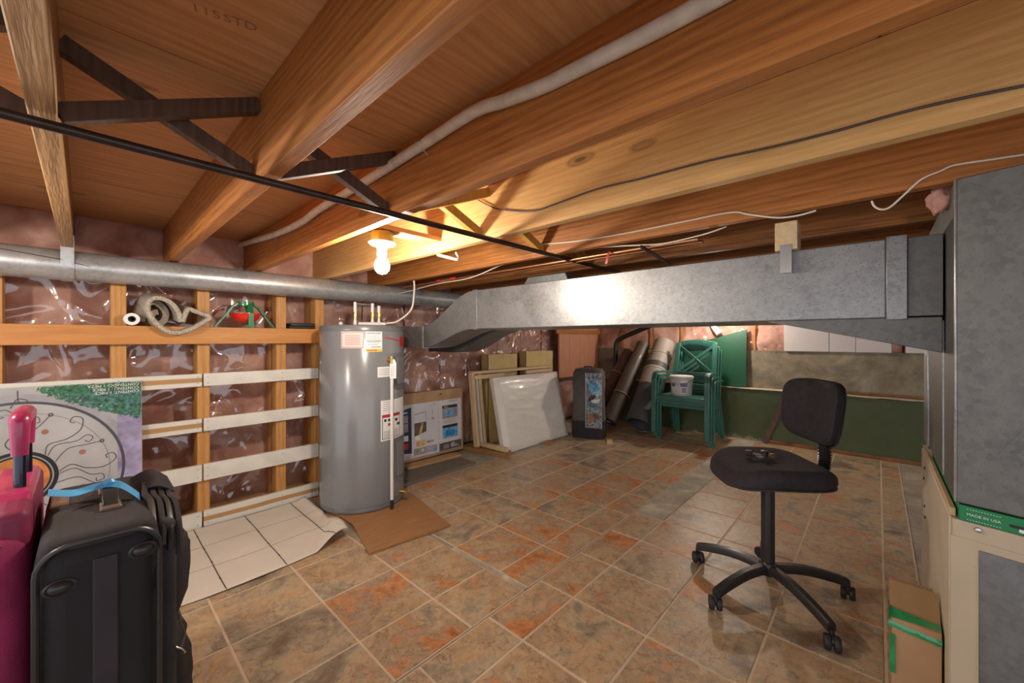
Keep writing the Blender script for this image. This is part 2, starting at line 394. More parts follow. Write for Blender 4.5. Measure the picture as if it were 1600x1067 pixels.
def thing(name, label, cat, loc=(0, 0, 0), rz=0, group=None):
    o = bpy.data.objects.new(name, None); COL.objects.link(o); o.empty_display_size = .1
    o.location = loc; o.rotation_euler = (0, 0, rz)
    INV[o] = (Matrix.Translation(loc) @ Matrix.Rotation(rz, 4, 'Z')).inverted()
    return tag(o, label, cat, group)
def solo(mb, name, mat, label, cat, group=None, loc=None, **kw):
    """a thing that is one mesh, with its origin at its base"""
    if loc is None:
        xs = [v.x for v in mb.v]; ys = [v.y for v in mb.v]; zs = [v.z for v in mb.v]
        loc = ((min(xs) + max(xs)) / 2, (min(ys) + max(ys)) / 2, min(zs))
    l = Vector(loc); m2 = MB(); m2.v = [v - l for v in mb.v]; m2.f = mb.f
    o = m2.build(name, mat, **kw); o.location = l
    return tag(o, label, cat, group)
def struct(o): o['kind'] = 'structure'; return o
def centred(mb, name, mat, parent, **kw):
    """a piece of the setting with its own origin in its middle (so its grain and stripe follow the piece)"""
    c = sum(mb.v, Vector()) / len(mb.v); m2 = MB(); m2.v = [v - c for v in mb.v]; m2.f = mb.f
    o = m2.build(name, mat, parent, local=True, **kw); o.location = INV.get(parent, Matrix.Identity(4)) @ c if parent else c
    return o
def text_geo(body, size, O, U, V, align='LEFT', th=.0004):
    cu = bpy.data.curves.new('t', 'FONT'); cu.body = body; cu.size = size; cu.align_x = align; cu.align_y = 'CENTER'; cu.resolution_u = 2
    o = bpy.data.objects.new('t', cu); COL.objects.link(o)
    dg = bpy.context.evaluated_depsgraph_get(); me = bpy.data.meshes.new_from_object(o.evaluated_get(dg))
    O, U, V = Vector(O), Vector(U).normalized(), Vector(V).normalized(); Nn = U.cross(V)
    mb = MB(); mb.add([O + U * v.co.x + V * v.co.y + Nn * th for v in me.vertices], [tuple(p.vertices) for p in me.polygons])
    bpy.data.objects.remove(o); bpy.data.curves.remove(cu); bpy.data.meshes.remove(me)
    return mb
class Face:
    """a flat face with print on it: O lower left corner, U to the right, V up"""
    def __init__(s, O, U, V): s.O = Vector(O); s.U = Vector(U).normalized(); s.V = Vector(V).normalized(); s.N = s.U.cross(s.V)
    def p(s, u, v, l=0.): return s.O + s.U * u + s.V * v + s.N * l
    def rect(s, u0, u1, v0, v1, name, mat, parent, lift=.001, th=.0008):
        return MB().prism([s.p(u0, v0, lift - th), s.p(u1, v0, lift - th), s.p(u1, v1, lift - th), s.p(u0, v1, lift - th)], s.N * th).build(name, mat, parent, smooth=0)
    def poly(s, pts, name, mat, parent, lift=.001, th=.0008):
        return MB().prism([s.p(u, v, lift - th) for u, v in pts], s.N * th).build(name, mat, parent, smooth=0)
    def lines(s, rows, u0, u1, h, name, mat, parent, lift=.0016, seed=1):
        rnd = random.Random(seed); mb = MB()
        for v in rows:
            e = u1 - (u1 - u0) * rnd.random() * .25
            mb.prism([s.p(u0, v, lift - .0004), s.p(e, v, lift - .0004), s.p(e, v + h, lift - .0004), s.p(u0, v + h, lift - .0004)], s.N * .0004)
        return mb.build(name, mat, parent, smooth=0)
    def text(s, body, u, v, size, name, mat, parent, lift=.0018, align='LEFT', flip=False):
        U, V = (s.U, s.V) if not flip else (-s.U, -s.V)
        return text_geo(body, size, s.p(u, v, lift), U, V, align).build(name, mat, parent, smooth=0)
def catmull(P, n=8):
    P = [Vector(p) for p in P]; out = []
    for i in range(len(P) - 1):
        p0, p1, p2, p3 = P[max(i - 1, 0)], P[i], P[i + 1], P[min(i + 2, len(P) - 1)]
        for k in range(n):
            t = k / n
            out.append(.5 * ((2 * p1) + (p2 - p0) * t + (2 * p0 - 5 * p1 + 4 * p2 - p3) * t * t + (3 * p1 - p0 - 3 * p2 + p3) * t ** 3))
    return out + [P[-1]]
def copy_tree(o, parent=None):
    c = o.copy(); COL.objects.link(c); c.parent = parent
    for ch in list(o.children): copy_tree(ch, c)
    return c
def fbm(p, s, o=3): return noise.fractal(Vector(p) * s, 1., 2., o)

# ------------------------------------------------------------------ floor
floor = struct(Bx(-3.42, 2.2, -1.9, 5.4, -.12, -.004).build('floor', 'concrete_floor', smooth=0))
tile_mesh = {}
def tile(x0, x1, y0, y1):
    g = .0042; w, d = round(x1 - x0 - 2 * g, 3), round(y1 - y0 - 2 * g, 3)
    if w < .03 or d < .03: return
    if (w, d) not in tile_mesh:
        e = .002; a, b = w / 2, d / 2
        vs = [(-a, -b, -.0024), (a, -b, -.0024), (a, b, -.0024), (-a, b, -.0024), (-a + e, -b + e, 0), (a - e, -b + e, 0), (a - e, b - e, 0), (-a + e, b - e, 0)]
        me = bpy.data.meshes.new('tile'); me.from_pydata(vs, [], [(3, 2, 1, 0), (4, 5, 6, 7), (0, 1, 5, 4), (1, 2, 6, 5), (2, 3, 7, 6), (3, 0, 4, 7)])
        me.materials.append(MATS['slate_tile']); tile_mesh[(w, d)] = me
    o = bpy.data.objects.new('tile', tile_mesh[(w, d)]); COL.objects.link(o); o.parent = floor
    o.location = ((x0 + x1) / 2, (y0 + y1) / 2, 0)
def vinyl(xa, xb, ya, yb, gx, gy, p=.3335):
    Bx(xa, xb, ya, yb, -.0042, -.0022).build('underlay', 'grout', floor, smooth=0)
    i0, i1 = math.floor((xa - gx) / p), math.ceil((xb - gx) / p); j0, j1 = math.floor((ya - gy) / p), math.ceil((yb - gy) / p)
    for i in range(i0, i1):
        for j in range(j0, j1):
            x0, x1, y0, y1 = max(xa, gx + i * p), min(xb, gx + (i + 1) * p), max(ya, gy + j * p), min(yb, gy + (j + 1) * p)
            if x1 > x0 and y1 > y0: tile(x0, x1, y0, y1)
vinyl(-2.66, -1.172, -.65, 1.346, -1.757, .365)
vinyl(-2.64, -1.172, 1.372, 5.06, -1.353, 1.372)
vinyl(-1.164, -.98, -.65, 2.455, -.98, 1.118)
vinyl(-.98, .140, -.65, 5.06, -.98, 1.118)
Bx(-1.166, -.985, 2.46, 5.06, -.0045, -.0015).build('bare_strip', 'concrete_strip', floor, smooth=0)
Bx(-3.2, -2.645, 1.372, 5.06, -.0045, -.0025).build('bare_strip', 'concrete_strip', floor, smooth=0)
Bx(.147, 1.2, -.65, 5.06, -.0045, -.002).build('bare_strip', 'concrete_floor', floor, smooth=0)
Bx(-1.69, -1.172, 1.348, 1.370, -.0042, -.0008).build('seam_tape', 'concrete_strip', floor, smooth=0)

# ------------------------------------------------------------------ ceiling: plywood, joists, bridging
JB, PLY = 1.567, 1.80
ceil = struct(Bx(-3.42, 2.2, -1.9, 5.4, PLY + .004, PLY + .04).build('ceiling', 'plywood_ceiling', smooth=0))
for k, (xa, xb, ya, yb) in enumerate([(-3.4, -2.44, -1.6, 1.9), (-2.434, -1.22, -1.6, .75), (-2.434, -1.22, .756, 3.2), (-1.214, 0, -1.6, 1.4), (-1.214, 0, 1.406, 5.3), (.006, 1.38, -1.6, 5.3), (-3.4, -2.44, 1.906, 5.3), (-2.434, -1.22, 3.206, 5.3)]):
    centred(Bx(xa, xb, ya, yb, PLY, PLY + .003), 'plywood_sheet', 'plywood_ceiling', ceil, smooth=0)
JY = [-.894, -.484, -.075, .325, .742, 1.195, 1.638, 2.115, 2.53, 2.94, 3.35, 3.76, 4.17, 4.58, 4.99]
jm = ['fir_joist'] * 15; jm[2] = 'rough_joist'; jm[5] = 'pine_joist'; jm[6] = 'fir_joist'
for y, m in zip(JY, jm):
    centred(Bx(-3.30, 1.3, y, y + .038, JB, PLY - .0005), 'joist', m, ceil, bevel=.0025, seg=1)
# stamped grade mark on the plywood
su = (onz(400, 45, PLY) - onz(320, 18, PLY)).normalized(); sv = Vector((su.y, -su.x, 0))
for t, px, py in (('115', 322, 18), ('STD', 376, 36)):
    text_geo(t, .034, onz(px, py, PLY), su, sv, 'CENTER', .0006).build('stamp', 'print_rust', ceil, smooth=0)
# wooden cross bridging between the joists
def strut(x, ya, za, yb, zb, mat):
    MB().beam((x, ya, za), (x, yb, zb), .038, .03, up=(1, 0, 0)).build('bridging_strut', mat, ceil, bevel=.001, seg=1)
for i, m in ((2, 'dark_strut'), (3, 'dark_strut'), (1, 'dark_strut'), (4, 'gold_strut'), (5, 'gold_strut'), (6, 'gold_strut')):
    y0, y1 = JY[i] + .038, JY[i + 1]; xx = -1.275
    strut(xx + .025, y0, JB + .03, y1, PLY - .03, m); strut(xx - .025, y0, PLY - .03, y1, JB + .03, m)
# insulation stuffed in at the rim between the joists
def pillow(xf, y0, y1, z0, z1, bul=.03, sc=7., nu=16, nv=10, seed=0., dirx=1):
    def f(u, v):
        y, z = y0 + (y1 - y0) * u, z0 + (z1 - z0) * v
        e = min(1, 6 * min(u, 1 - u, v, 1 - v) + .15) ** .5
        return (xf + dirx * e * (bul * .6 + bul * fbm((y + seed, z, seed), sc)), y, z)
    return MB().grid(f, nu, nv)
for i in range(len(JY) - 1):
    pillow(-3.20, JY[i] + .039, JY[i + 1] - .001, JB - .02, PLY - .001, .035, 8., seed=i * 3.1).build('insulation_batt', 'pink_insulation', ceil, smooth=180)
    MB().tube([(-3.13, JY[i] + .036, JB + .006), (-3.12, (JY[i] + JY[i + 1]) / 2, JB + .002), (-3.13, JY[i + 1] + .002, JB + .006)], .002, 5).build('support_wire', 'white_wire', ceil)

# ------------------------------------------------------------------ left wall: double stud wall, insulation under clear poly, white slats
wl = struct(Bx(-3.46, -3.38, -1.9, 5.4, -.004, 1.8).build('wall_left', 'plank_y', smooth=0))
SY = [-.70, -.29, .124, .489, .912, 1.165]
for y in SY:
    centred(Bx(-3.075, -2.99, y - .031, y + .031, .0, JB), 'stud', 'stud_wood', wl, bevel=.002, seg=1)
    centred(Bx(-3.24, -3.15, y - .02, y + .02, .0, JB), 'stud', 'stud_wood', wl, bevel=.002, seg=1)
centred(Bx(-2.99, -2.95, -1.3, 1.15, 1.102, 1.203), 'rail', 'rail_wood', wl, bevel=.002)
centred(Bx(-3.24, -2.99, -1.3, 1.20, .0, .038), 'sill_plate', 'plank_y', wl)
edges = [-1.1] + SY + [1.62, 2.03, 2.44, 2.85, 3.26, 3.67, 4.08, 4.49, 4.9, 5.2]
for a, b in zip(edges, edges[1:]):
    pillow(-3.262, a + .005, b - .005, .02, JB - .01, .035, 5., 14, 40, seed=a * 3).build('insulation_batt', 'pink_insulation', wl, smooth=180)
def crinkle(x, amp, sc, s=0):
    return lambda u, v: None
def poly_sheet(y0, y1, z0, z1, x, amp, name='poly_sheet', parent=wl, nu=60, nv=50, seed=0.):
    def f(u, v):
        y, z = y0 + (y1 - y0) * u, z0 + (z1 - z0) * v
        n = noise.ridged_multi_fractal(Vector((y * 2.2 + z * .9 + seed, z * 2.6 - y * .6, seed)), 1., 2., 4, 1., 2.)
        return (x + amp * (n - 1.) * .5, y, z)
    return MB().grid(f, nu, nv).build(name, 'clear_poly', parent, smooth=180)
for k, (a, b) in enumerate(zip(edges[:6], edges[1:7])):
    poly_sheet(a + .022, b - .022, .03, JB - .01, -3.195, .022, nu=26, nv=70, seed=k * 7.)
poly_sheet(1.19, 4.95, .02, JB - .02, -3.19, .035, nu=150, nv=70, seed=40.)
# white slats nailed across the studs and the shelf boards behind them
LV = [(.848, .924), (.578, .655), (.282, .379), (.002, .098)]
def slat(y0, y1, z0, z1, mat):
    s = centred(Bx(-2.99, -2.967, y0, y1, z0, z1), 'slat', mat, wl, bevel=.0015, seg=1)
    for y in SY:
        if y0 + .02 < y < y1 - .02 or abs(y - y1) < .05 or abs(y - y0) < .05:
            yy = min(max(y, y0 + .02), y1 - .02)
            for dz in (.25, .75):
                q = MB().lathe([(.0032, 0), (.0028, .0012)], (-2.967, yy, z0 + (z1 - z0) * dz), 8, Matrix.Rotation(R(90), 3, 'Y')); o = MB(); o.v, o.f = q.v, q.f
                o.build('nail_head', 'print_grey', wl)
for i, (z0, z1) in enumerate(LV):
    slat(-1.2, .478, z0, z1, 'striped_board' if i < 2 else 'white_paint')
    slat(.486, 1.15, z0, z1, 'white_paint' if i < 3 else 'striped_board')
    if 0 < i < 3: centred(Bx(-3.15, -2.992, -1.2, 1.15, z0 - .001, z0 + .014), 'shelf_board', 'plank_y', wl)
# planked panel on the wall near the far corner
for k in range(4):
    centred(Bx(-3.10, -3.075, 4.24 + k * .245, 4.24 + k * .245 + .243, .62, 1.56), 'panel_board', 'wall_panel', wl, bevel=.001, seg=1)
centred(Bx(-3.075, -3.05, 4.15, 5.24, 1.205, 1.26), 'panel_batten', 'fir_joist', wl)

# ------------------------------------------------------------------ back wall: green foundation, ledge, bare concrete, insulation and white boards
wb = struct(Bx(-3.4, 2.2, 5.09, 5.5, -.004, .565).build('wall_back', 'green_paint', smooth=0))
Bx(-3.4, 2.2, 5.26, 5.5, .565, 1.0).build('upper_foundation', 'concrete_wall', wb, smooth=0)
def ledge(u, v): 
    x = -3.4 + 4.8 * u; return (x, 5.075 + .2 * v + .006 * fbm((x, v, 3), 9.), .572 + .005 * fbm((x, v, 0), 7.))
MB().grid(ledge, 160, 3).build('ledge_top', 'ledge_pale', wb, smooth=180)
Bx(-.25, 1.4, 5.235, 5.262, .578, .60).build('ledge_batten', 'trim_brown', wb)
def bpillow(x0, x1, z0, z1, seed): 
    def f(u, v):
        x, z = x0 + (x1 - x0) * u, z0 + (z1 - z0) * v; e = min(1, 6 * min(u, 1 - u, v, 1 - v) + .15) ** .5
        return (x, 5.30 - e * (.03 + .03 * fbm((x + seed, z, seed), 6.)), z)
    return MB().grid(f, 14, 14)
for k in range(9):
    a = -3.1 + k * .41
    bpillow(a, a + .40, 1.0, 1.7, k * 2.7).build('insulation_batt', 'brick_red' if a > .0 else 'pink_insulation', wb, smooth=180)
    if k < 6: Bx(a - .012, a + .012, 5.255, 5.30, 1.0, 1.56).build('stud', 'stud_wood', wb)
def bpoly(u, v):
    x, z = -3.05 + 2.28 * u, 1.0 + .56 * v
    n = noise.ridged_multi_fractal(Vector((x * 4 + z * 2, z * 4.6 - x * 1.2, 5.)), 1., 2., 5, 1., 2.)
    return (x, 5.245 - .045 * (n - 1.) * .5, z)
MB().grid(bpoly, 150, 40).build('poly_sheet', 'clear_poly', wb, smooth=180)
for x0, x1 in ((-.758, -.372), (-.368, -.165), (-.161, .095), (.19, .62)):
    centred(Bx(x0, x1, 5.225, 5.25, 1.0, 1.56), 'wall_board', 'panel_white', wb, bevel=.0015, seg=1)
Bx(-3.4, 2.2, 5.38, 5.5, 1.0, 1.8).build('backing', 'plank_x', wb, smooth=0)
bb = struct(Bx(-.9, .3, 5.066, 5.09, -.003, .03).build('baseboard_back', 'trim_brown', bevel=.004))

# ------------------------------------------------------------------ lamps
def lamp(loc, label):
    x, y, z = loc
    t = thing('bulb_lamp', label, 'lamp', loc)
    MB().lathe([(.048, .0), (.05, .004), (.05, .04), (.046, .045)], (x, y, z - .002), 8).build('junction_box', 'lead_mount', t)
    MB().lathe([(.03, 0), (.057, 0), (.059, -.004), (.05, -.013), (.026, -.02), (.022, -.032)], (x, y, z - .002), 28).build('porcelain_base', 'white_plastic', t)
    MB().lathe([(.0215, -.03), (.022, -.036), (.021, -.06), (.019, -.064)], (x, y, z), 24).build('socket', 'white_plastic', t)
    MB().lathe([(.014, -.062), (.0165, -.07), (.027, -.085), (.0335, -.105), (.031, -.125), (.02, -.139), (.006, -.1445)], (x, y, z), 24).build('bulb', 'lit_bulb', t, smooth=80)
    return t
lamp((-1.63, .905, 1.566), 'lit bulb in white porcelain holder above the water heater')
lamp((-1.36, 4.80, 1.55), 'lit bulb in white porcelain holder above the stacked green chairs')
lamp((-1.73, -.66, 1.566), 'lit bulb in white porcelain holder above the two suitcases')
Bx(-1.68, -1.58, .80, 1.195, JB + .046, JB + .066).build('lamp_cleat', 'plank_y', ceil)
Bx(-1.42, -1.30, 4.618, 4.99, JB + .03, JB + .05).build('lamp_cleat', 'plank_y', ceil)
Bx(-1.79, -1.67, -.856, -.484, JB + .046, JB + .066).build('lamp_cleat', 'plank_y', ceil)

# ------------------------------------------------------------------ ducts
PZ = 1.490
t = thing('round_duct', 'long round galvanized duct running along the stud wall under the joists', 'duct', (-2.90, 0, PZ - .073))
def pipe_seg(y0, y1, r): return MB().lathe([(r, 0), (r, y1 - y0)], (-2.90, y0, PZ), 36, Matrix(((1, 0, 0), (0, 0, 1), (0, 1, 0))))
pipe_seg(-1.55, -.04, .0735).build('pipe_section', 'galvanized_pipe', t); pipe_seg(-.06, 1.44, .0715).build('pipe_section', 'galvanized_pipe', t); pipe_seg(1.42, 2.6, .070).build('pipe_section', 'galvanized_pipe', t)
ar = [(-2.90 + .0765 * math.cos(R(a)), 0, PZ + .0765 * math.sin(R(a))) for a in range(180, 361, 15)]
MB().sheet([(-2.9765, -.055, JB + .06)] + [(x, -.055, z) for x, y, z in ar] + [(-2.8235, -.055, JB + .06)], (0, -.022, 0), (0, .022, 0), .0015).build('hanger_strap', 'galvanized_pipe', t)
MB().tube([onx(0, 388, -2.824), onx(95, 405, -2.824), onx(200, 432, -2.84)], .002, 5).build('lock_seam', 'dark_wire', t)

YN, YF, DT, DB = 1.80, 2.33, 1.462, 1.200
t = thing('trunk_duct', 'rectangular galvanized trunk duct crossing from plenum to the stud wall', 'duct', (-.9, 2.06, DB))
Bx(-1.99, .02, YN, YF, DB, DT).build('duct_body', 'galvanized', t, bevel=.004)
Bx(.02, .07, YN - .006, YF + .006, DB - .006, DT + .006).build('drive_collar', 'galvanized', t, bevel=.002)
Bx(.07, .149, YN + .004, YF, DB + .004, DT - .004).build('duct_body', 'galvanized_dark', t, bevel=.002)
Bx(-2.03, -1.985, YN - .004, YF + .004, DB - .004, DT + .004).build('drive_collar', 'galvanized', t, bevel=.002)
MB().prism([(-.33, YN + .01, DB + .001), (.148, YN + .01, DB + .001), (.148, YN + .01, 1.088)], (0, .50, 0)).build('wedge_boot', 'galvanized_dark', t, bevel=.002, seg=1)
# two s-shaped drops at the far end
def sdrop(y0, y1, xs, xe, zt0, zb0, zt1, zb1):
    mb = MB(); n = 14; top = []; bot = []
    for i in range(n + 1):
        u = i / n; s = u * u * (3 - 2 * u); x = xs + (xe - xs) * u
        top.append((x, zt0 + (zt1 - zt0) * s)); bot.append((x, zb0 + (zb1 - zb0) * s))
    ring = [Vector((x, y0, z)) for x, z in top] + [Vector((x, y0, z)) for x, z in reversed(bot)]
    return mb.prism(ring, (0, y1 - y0, 0))
sdrop(YN, 2.05, -2.03, -2.62, DT, DB, 1.232, 1.065).build('offset_drop', 'galvanized', t, bevel=.003, seg=1)
Bx(-3.02, -2.61, YN, 2.05, 1.065, 1.232).build('end_section', 'galvanized', t, bevel=.003, seg=1)
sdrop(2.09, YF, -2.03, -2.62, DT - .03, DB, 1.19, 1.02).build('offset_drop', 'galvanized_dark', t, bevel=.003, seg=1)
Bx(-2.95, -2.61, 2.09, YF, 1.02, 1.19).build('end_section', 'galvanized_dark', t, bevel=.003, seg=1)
Bx(-2.628, -2.612, YN - .003, 2.053, 1.062, 1.235).build('drive_collar', 'galvanized_pipe', t)
b = ony(1230, 385, YN)
Bx(b.x - .035, b.x + .035, YN - .03, YN + .06, DT, DT + .105).build('hanger_block', 'pale_plank', t, bevel=.002)
Bx(b.x - .018, b.x + .018, YN - .0325, YN - .001, DT - .085, DT + .02).build('hanger_strap', 'steel', t)
MB().lathe([(.006, 0), (.005, .003)], (b.x, YN - .032, DT - .07), 8, Matrix.Rotation(R(90), 3, 'X')).build('screw', 'steel', t)
MB().prism([(-1.62, YN + .05, DT), (-1.28, YN + .05, DT), (-1.30, YN + .05, DT + .05), (-1.58, YN + .05, DT + .05)], (0, .3, 0)).build('top_boot', 'galvanized_dark', t, bevel=.006)
s = thing('branch_duct', 'small flat galvanized branch duct on the wall behind the water heater', 'duct', (-3.0, 2.5, 1.28))
Bx(-3.16, -2.5, 2.42, 2.62, 1.28, 1.38).build('duct_body', 'galvanized', s, bevel=.003)
Bx(-2.50, -2.46, 2.41, 2.63, 1.27, 1.39).build('duct_flange', 'galvanized_pipe', s, bevel=.002)
solo(Bx(-3.18, -2.55, 2.36, 2.60, 1.255, 1.279), 'support_board', 'plank_x', 'short bare board holding up the small branch duct', 'board')

# plenum and furnace
FX, FY, SK = .148, 1.60, .285          # the front of the furnace is not square to its side
def fq(x0, x1, d0, y1, z0, z1): return MB().prism([(x0, FY + d0 - SK * (x0 - FX), z0), (x1, FY + d0 - SK * (x1 - FX), z0), (x1, y1, z0), (x0, y1, z0)], (0, 0, z1 - z0))
def fs(x0, x1, d0, d1, z0, z1): return MB().prism([(x0, FY + d0 - SK * (x0 - FX), z0), (x1, FY + d0 - SK * (x1 - FX), z0), (x1, FY + d1 - SK * (x1 - FX), z0), (x0, FY + d1 - SK * (x0 - FX), z0)], (0, 0, z1 - z0))
t = thing('furnace', 'beige metal furnace cabinet with grey front panel beside the cardboard box', 'furnace', (.45, 2.07, -.002))
fq(FX, .78, 0, 2.54, -.002, .645).build('cabinet', 'beige_metal', t, bevel=.004)
Bx(FX - .005, FX + .001, FY + .012, 2.535, .012, .647).build('side_panel', 'beige_light', t, bevel=.002)
fs(FX - .004, .782, -.003, .002, .0, .60).build('front_frame', 'beige_metal', t, bevel=.002)
fs(FX + .045, .74, -.007, 0, .04, .58).build('front_panel', 'furnace_panel', t, bevel=.002)
p = ony(1527, 826, FY - .004)
MB().lathe([(.007, 0), (.006, .004), (.002, .005)], (p.x, FY - .003 - SK * (p.x - FX), p.z), 12, Matrix.Rotation(R(90), 3, 'X')).build('screw', 'steel', t)
for (a, c) in ((2.38, .55), (2.36, .44), (2.34, .40), (2.35, .60)):
    MB().lathe([(.006, 0), (.005, .004)], (FX - .005, a, c), 8, Matrix.Rotation(R(-90), 3, 'Y')).build('screw', 'black_plastic', t)
Bx(FX - .003, FX + .009, FY + .02, 2.5, .645, .668).build('top_channel', 'pale_plank', t, bevel=.002)
t2 = thing('plenum', 'tall galvanized plenum box standing on the beige furnace', 'plenum', (.46, 2.05, .690))
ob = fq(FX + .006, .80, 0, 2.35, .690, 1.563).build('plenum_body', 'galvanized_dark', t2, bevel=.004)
Bx(FX + .003, FX + .012, FY + .25, FY + .262, .70, 1.19).build('seam', 'galvanized_pipe', t2)
Bx(FX + .003, FX + .009, FY - .004, FY + .004, .69, 1.563).build('corner_seam', 'galvanized_pipe', t2, bevel=.003)
Bx(FX + .0, FX + .03, 2.355, 2.5, .69, 1.16).build('side_flange', 'galvanized_pipe', t2, bevel=.003)
Bx(FX + .02, FX + .05, 2.30, 2.36, .69, 1.16).build('flange_gap', 'trim_brown', t2)
# cross-break creases pressed into the front
for q in (((FX + .02, 1.55), (.46, 1.30)), ((.46, 1.30), (.79, 1.55)), ((FX + .07, .83), (.46, 1.30))):
    (x0, z0), (x1, z1) = q
    MB().beam((x0, FY - .0008 - SK * (x0 - FX), z0), (x1, FY - .0008 - SK * (x1 - FX), z1), .0012, .004, up=(0, 0, 1)).build('crease', 'galvanized_dark', t2)
f = thing('filter_box', 'flat green printed filter carton lying between plenum and furnace', 'carton', (.47, 1.9, .652))
fq(FX + .012, .77, -.002, 2.3, .647, .687).build('carton', 'filter_green', f, bevel=.001)
fc = Face((FX + .012, FY - .002 - SK * .012, .647), (1, -SK, 0), (0, 0, 1))
fc.text('MADE IN USA', .043, .0195, .0095, 'lettering', 'print_white', f, align='CENTER')
for k in range(12):
    for v in (.005, .032): fc.rect(.014 + k * .005, .0165 + k * .005, v, v + .0012, 'dash', 'print_white', f)
fc.rect(.100, .14, .006, .014, 'scribble_strip', 'print_white', f); fc.rect(.085, .12, .014, .021, 'marker_stroke', 'print_black', f)
c = thing('cardboard_box', 'tall brown cardboard box sealed with green tape against the furnace side', 'box', (.09, 1.86, 0))
BX0, BX1, BY0, BY1, BZ = .030, .138, 1.70, 1.99, .268
Bx(BX0, BX1, BY0, BY1, -.002, BZ).build('carton', 'cardboard', c, bevel=.003)
MB().prism([(BX0 - .002, BY0 + .03, BZ), (BX1, BY0 + .03, BZ), (BX1, BY0 + .11, BZ + .062), (BX0 - .002, BY0 + .10, BZ + .068)], (0, .004, .003)).build('flap', 'cardboard_top', c, bevel=.001)
def tape(u, v):
    x = BX0 - .006 + (BX1 - BX0 + .006) * u; w = .004 * fbm((u * 9, v * 3, 2), 2.)
    return (x, BY0 - .004 + .03 * v * v + w * .5, BZ - .025 + .045 * v - .012 * u + w)
MB().grid(tape, 24, 8).build('tape', 'tape_green', c, smooth=180)
MB().grid(lambda u, v: (BX0 - .004 - .003 * fbm((u * 5, v * 9, 1), 2.), BY0 - .003 + .12 * u, BZ - .05 + .07 * v + .01 * fbm((u * 7, v * 5, 9), 2.)), 12, 8).build('tape', 'tape_green', c, smooth=180)
MB().grid(lambda u, v: (BX0 - .003 + .012 * u, BY0 - .004, .10 + .12 * v + .006 * fbm((u * 7, v * 5, 4), 2.)), 3, 12).build('tape_scrap', 'tape_green', c, smooth=180)

# ------------------------------------------------------------------ pipes and cables under the joists
solo(MB().tube([(-1.20, y, 1.552) for y in (-1.5, 0, 1, 2.3)], .0105, 12), 'iron_pipe', 'iron_pipe', 'thin black iron pipe running crosswise beneath the ceiling joists', 'pipe')
cb = thing('wrapped_cable', 'thick cream wrapped cable clipped along the side of an orange joist', 'cable', (-1.5, .72, 1.6))
pts = [(376, 421), (362, 412), (358, 402), (366, 388), (388, 379), (430, 366), (470, 348), (500, 326), (560, 290), (600, 265), (662, 225), (740, 175), (787, 158), (850, 134), (912, 103), (1006, 56), (1100, 6), (1180, -38)]
P3 = [ony(x, y, .722) for x, y in pts]
MB().tube(catmull(P3, 6), .0165, 10).build('sheath', 'cable_sheath', cb)
for k in (5, 8, 10):
    q = P3[k]; d = (P3[k + 1] - P3[k - 1]).normalized(); n = Vector((0, 1, 0)).cross(d).normalized()
    MB().tube([q + n * .03 + Vector((0, .016, 0)), q + n * .018 + Vector((0, -.008, 0)), q + Vector((0, -.019, 0)), q - n * .018 + Vector((0, -.008, 0)), q - n * .03 + Vector((0, .016, 0))], .0022, 6).build('clip', 'steel', cb)
def cable(name, pts, Y, r, mat, label, n=6):
    return solo(MB().tube(catmull([ony(x, y, Y) for x, y in pts], n), r, 6), name, mat, label, 'cable')
cable('thin_cable', [(735, 303), (752, 315), (776, 326), (800, 330), (833, 330), (864, 320), (931, 296), (1002, 279), (1100, 253), (1200, 231), (1294, 208), (1412, 175), (1506, 153), (1600, 134)], 1.188, .003, 'dark_wire', 'thin dark cable drooping along the pale pine joist')
cable('thin_cable', [(848, 388), (849, 382), (900, 377), (975, 365), (1060, 348), (1140, 332), (1170, 335), (1212, 340), (1245, 337), (1275, 329)], 1.632, .003, 'white_wire', 'thin white cable stapled along the joist above the trunk duct')
cable('thin_cable', [(500, 465), (600, 462), (680, 444), (735, 434), (790, 412), (850, 400), (900, 390), (960, 385), (1000, 383), (1040, 380), (1100, 366), (1135, 354)], 1.72, .003, 'white_wire', 'thin white cable passing beside the brass fittings above the duct')
cable('thin_cable', [(1362, 314), (1366, 322), (1376, 327), (1390, 324), (1412, 305), (1440, 280), (1470, 267), (1492, 258), (1550, 249), (1640, 236)], 1.632, .0028, 'white_wire', 'loose white cable end looping down beside the plenum')
solo(MB().tube([ony(1001, 385, 1.7), ony(1020, 396, 1.7), ony(1047, 414, 1.78)], .008, 8), 'flexible_conduit', 'iron_pipe', 'short dark flexible conduit dropping onto the trunk duct', 'conduit')
for yy, lab in ((1.74, 'the one with the brass valve'), (1.80, 'the plain one behind it')):
    solo(MB().tube([(-2.9, yy, 1.548), (-.55, yy, 1.548)], .008, 10), 'copper_pipe', 'copper', 'copper water pipe above the trunk duct, ' + lab, 'pipe', group='copper pipes above the trunk duct')
v = thing('pipe_valve', 'small brass valve with red ends on the copper pipe', 'valve', (-2.35, 1.72, 1.52))
q = ony(697, 437, 1.72)
MB().tube([q + Vector((-.05, 0, 0)), q + Vector((.05, 0, 0))], .011, 8).build('valve_body', 'brass', v)
for dx in (-.075, .075): MB().tube([q + Vector((dx - .025, 0, 0)), q + Vector((dx + .025, 0, 0))], .009, 8).build('red_sleeve', 'red_plastic', v)
solo(MB().sheet([ony(952, 393, 1.72), ony(950, 400, 1.715), ony(947, 412, 1.72)], (-.006, 0, 0), (.006, 0, 0), .001), 'red_tag', 'red_plastic', 'small red ribbon tag hanging from the copper pipe', 'tag')
solo(MB().tube(catmull([ony(684, 398, 1.195 + .02), ony(700, 402, 1.22), ony(716, 405, 1.25), ony(713, 395, 1.28)], 6), .007, 8), 'cable_loop', 'white_wire', 'short white cable loop under the pale pine joist', 'cable')
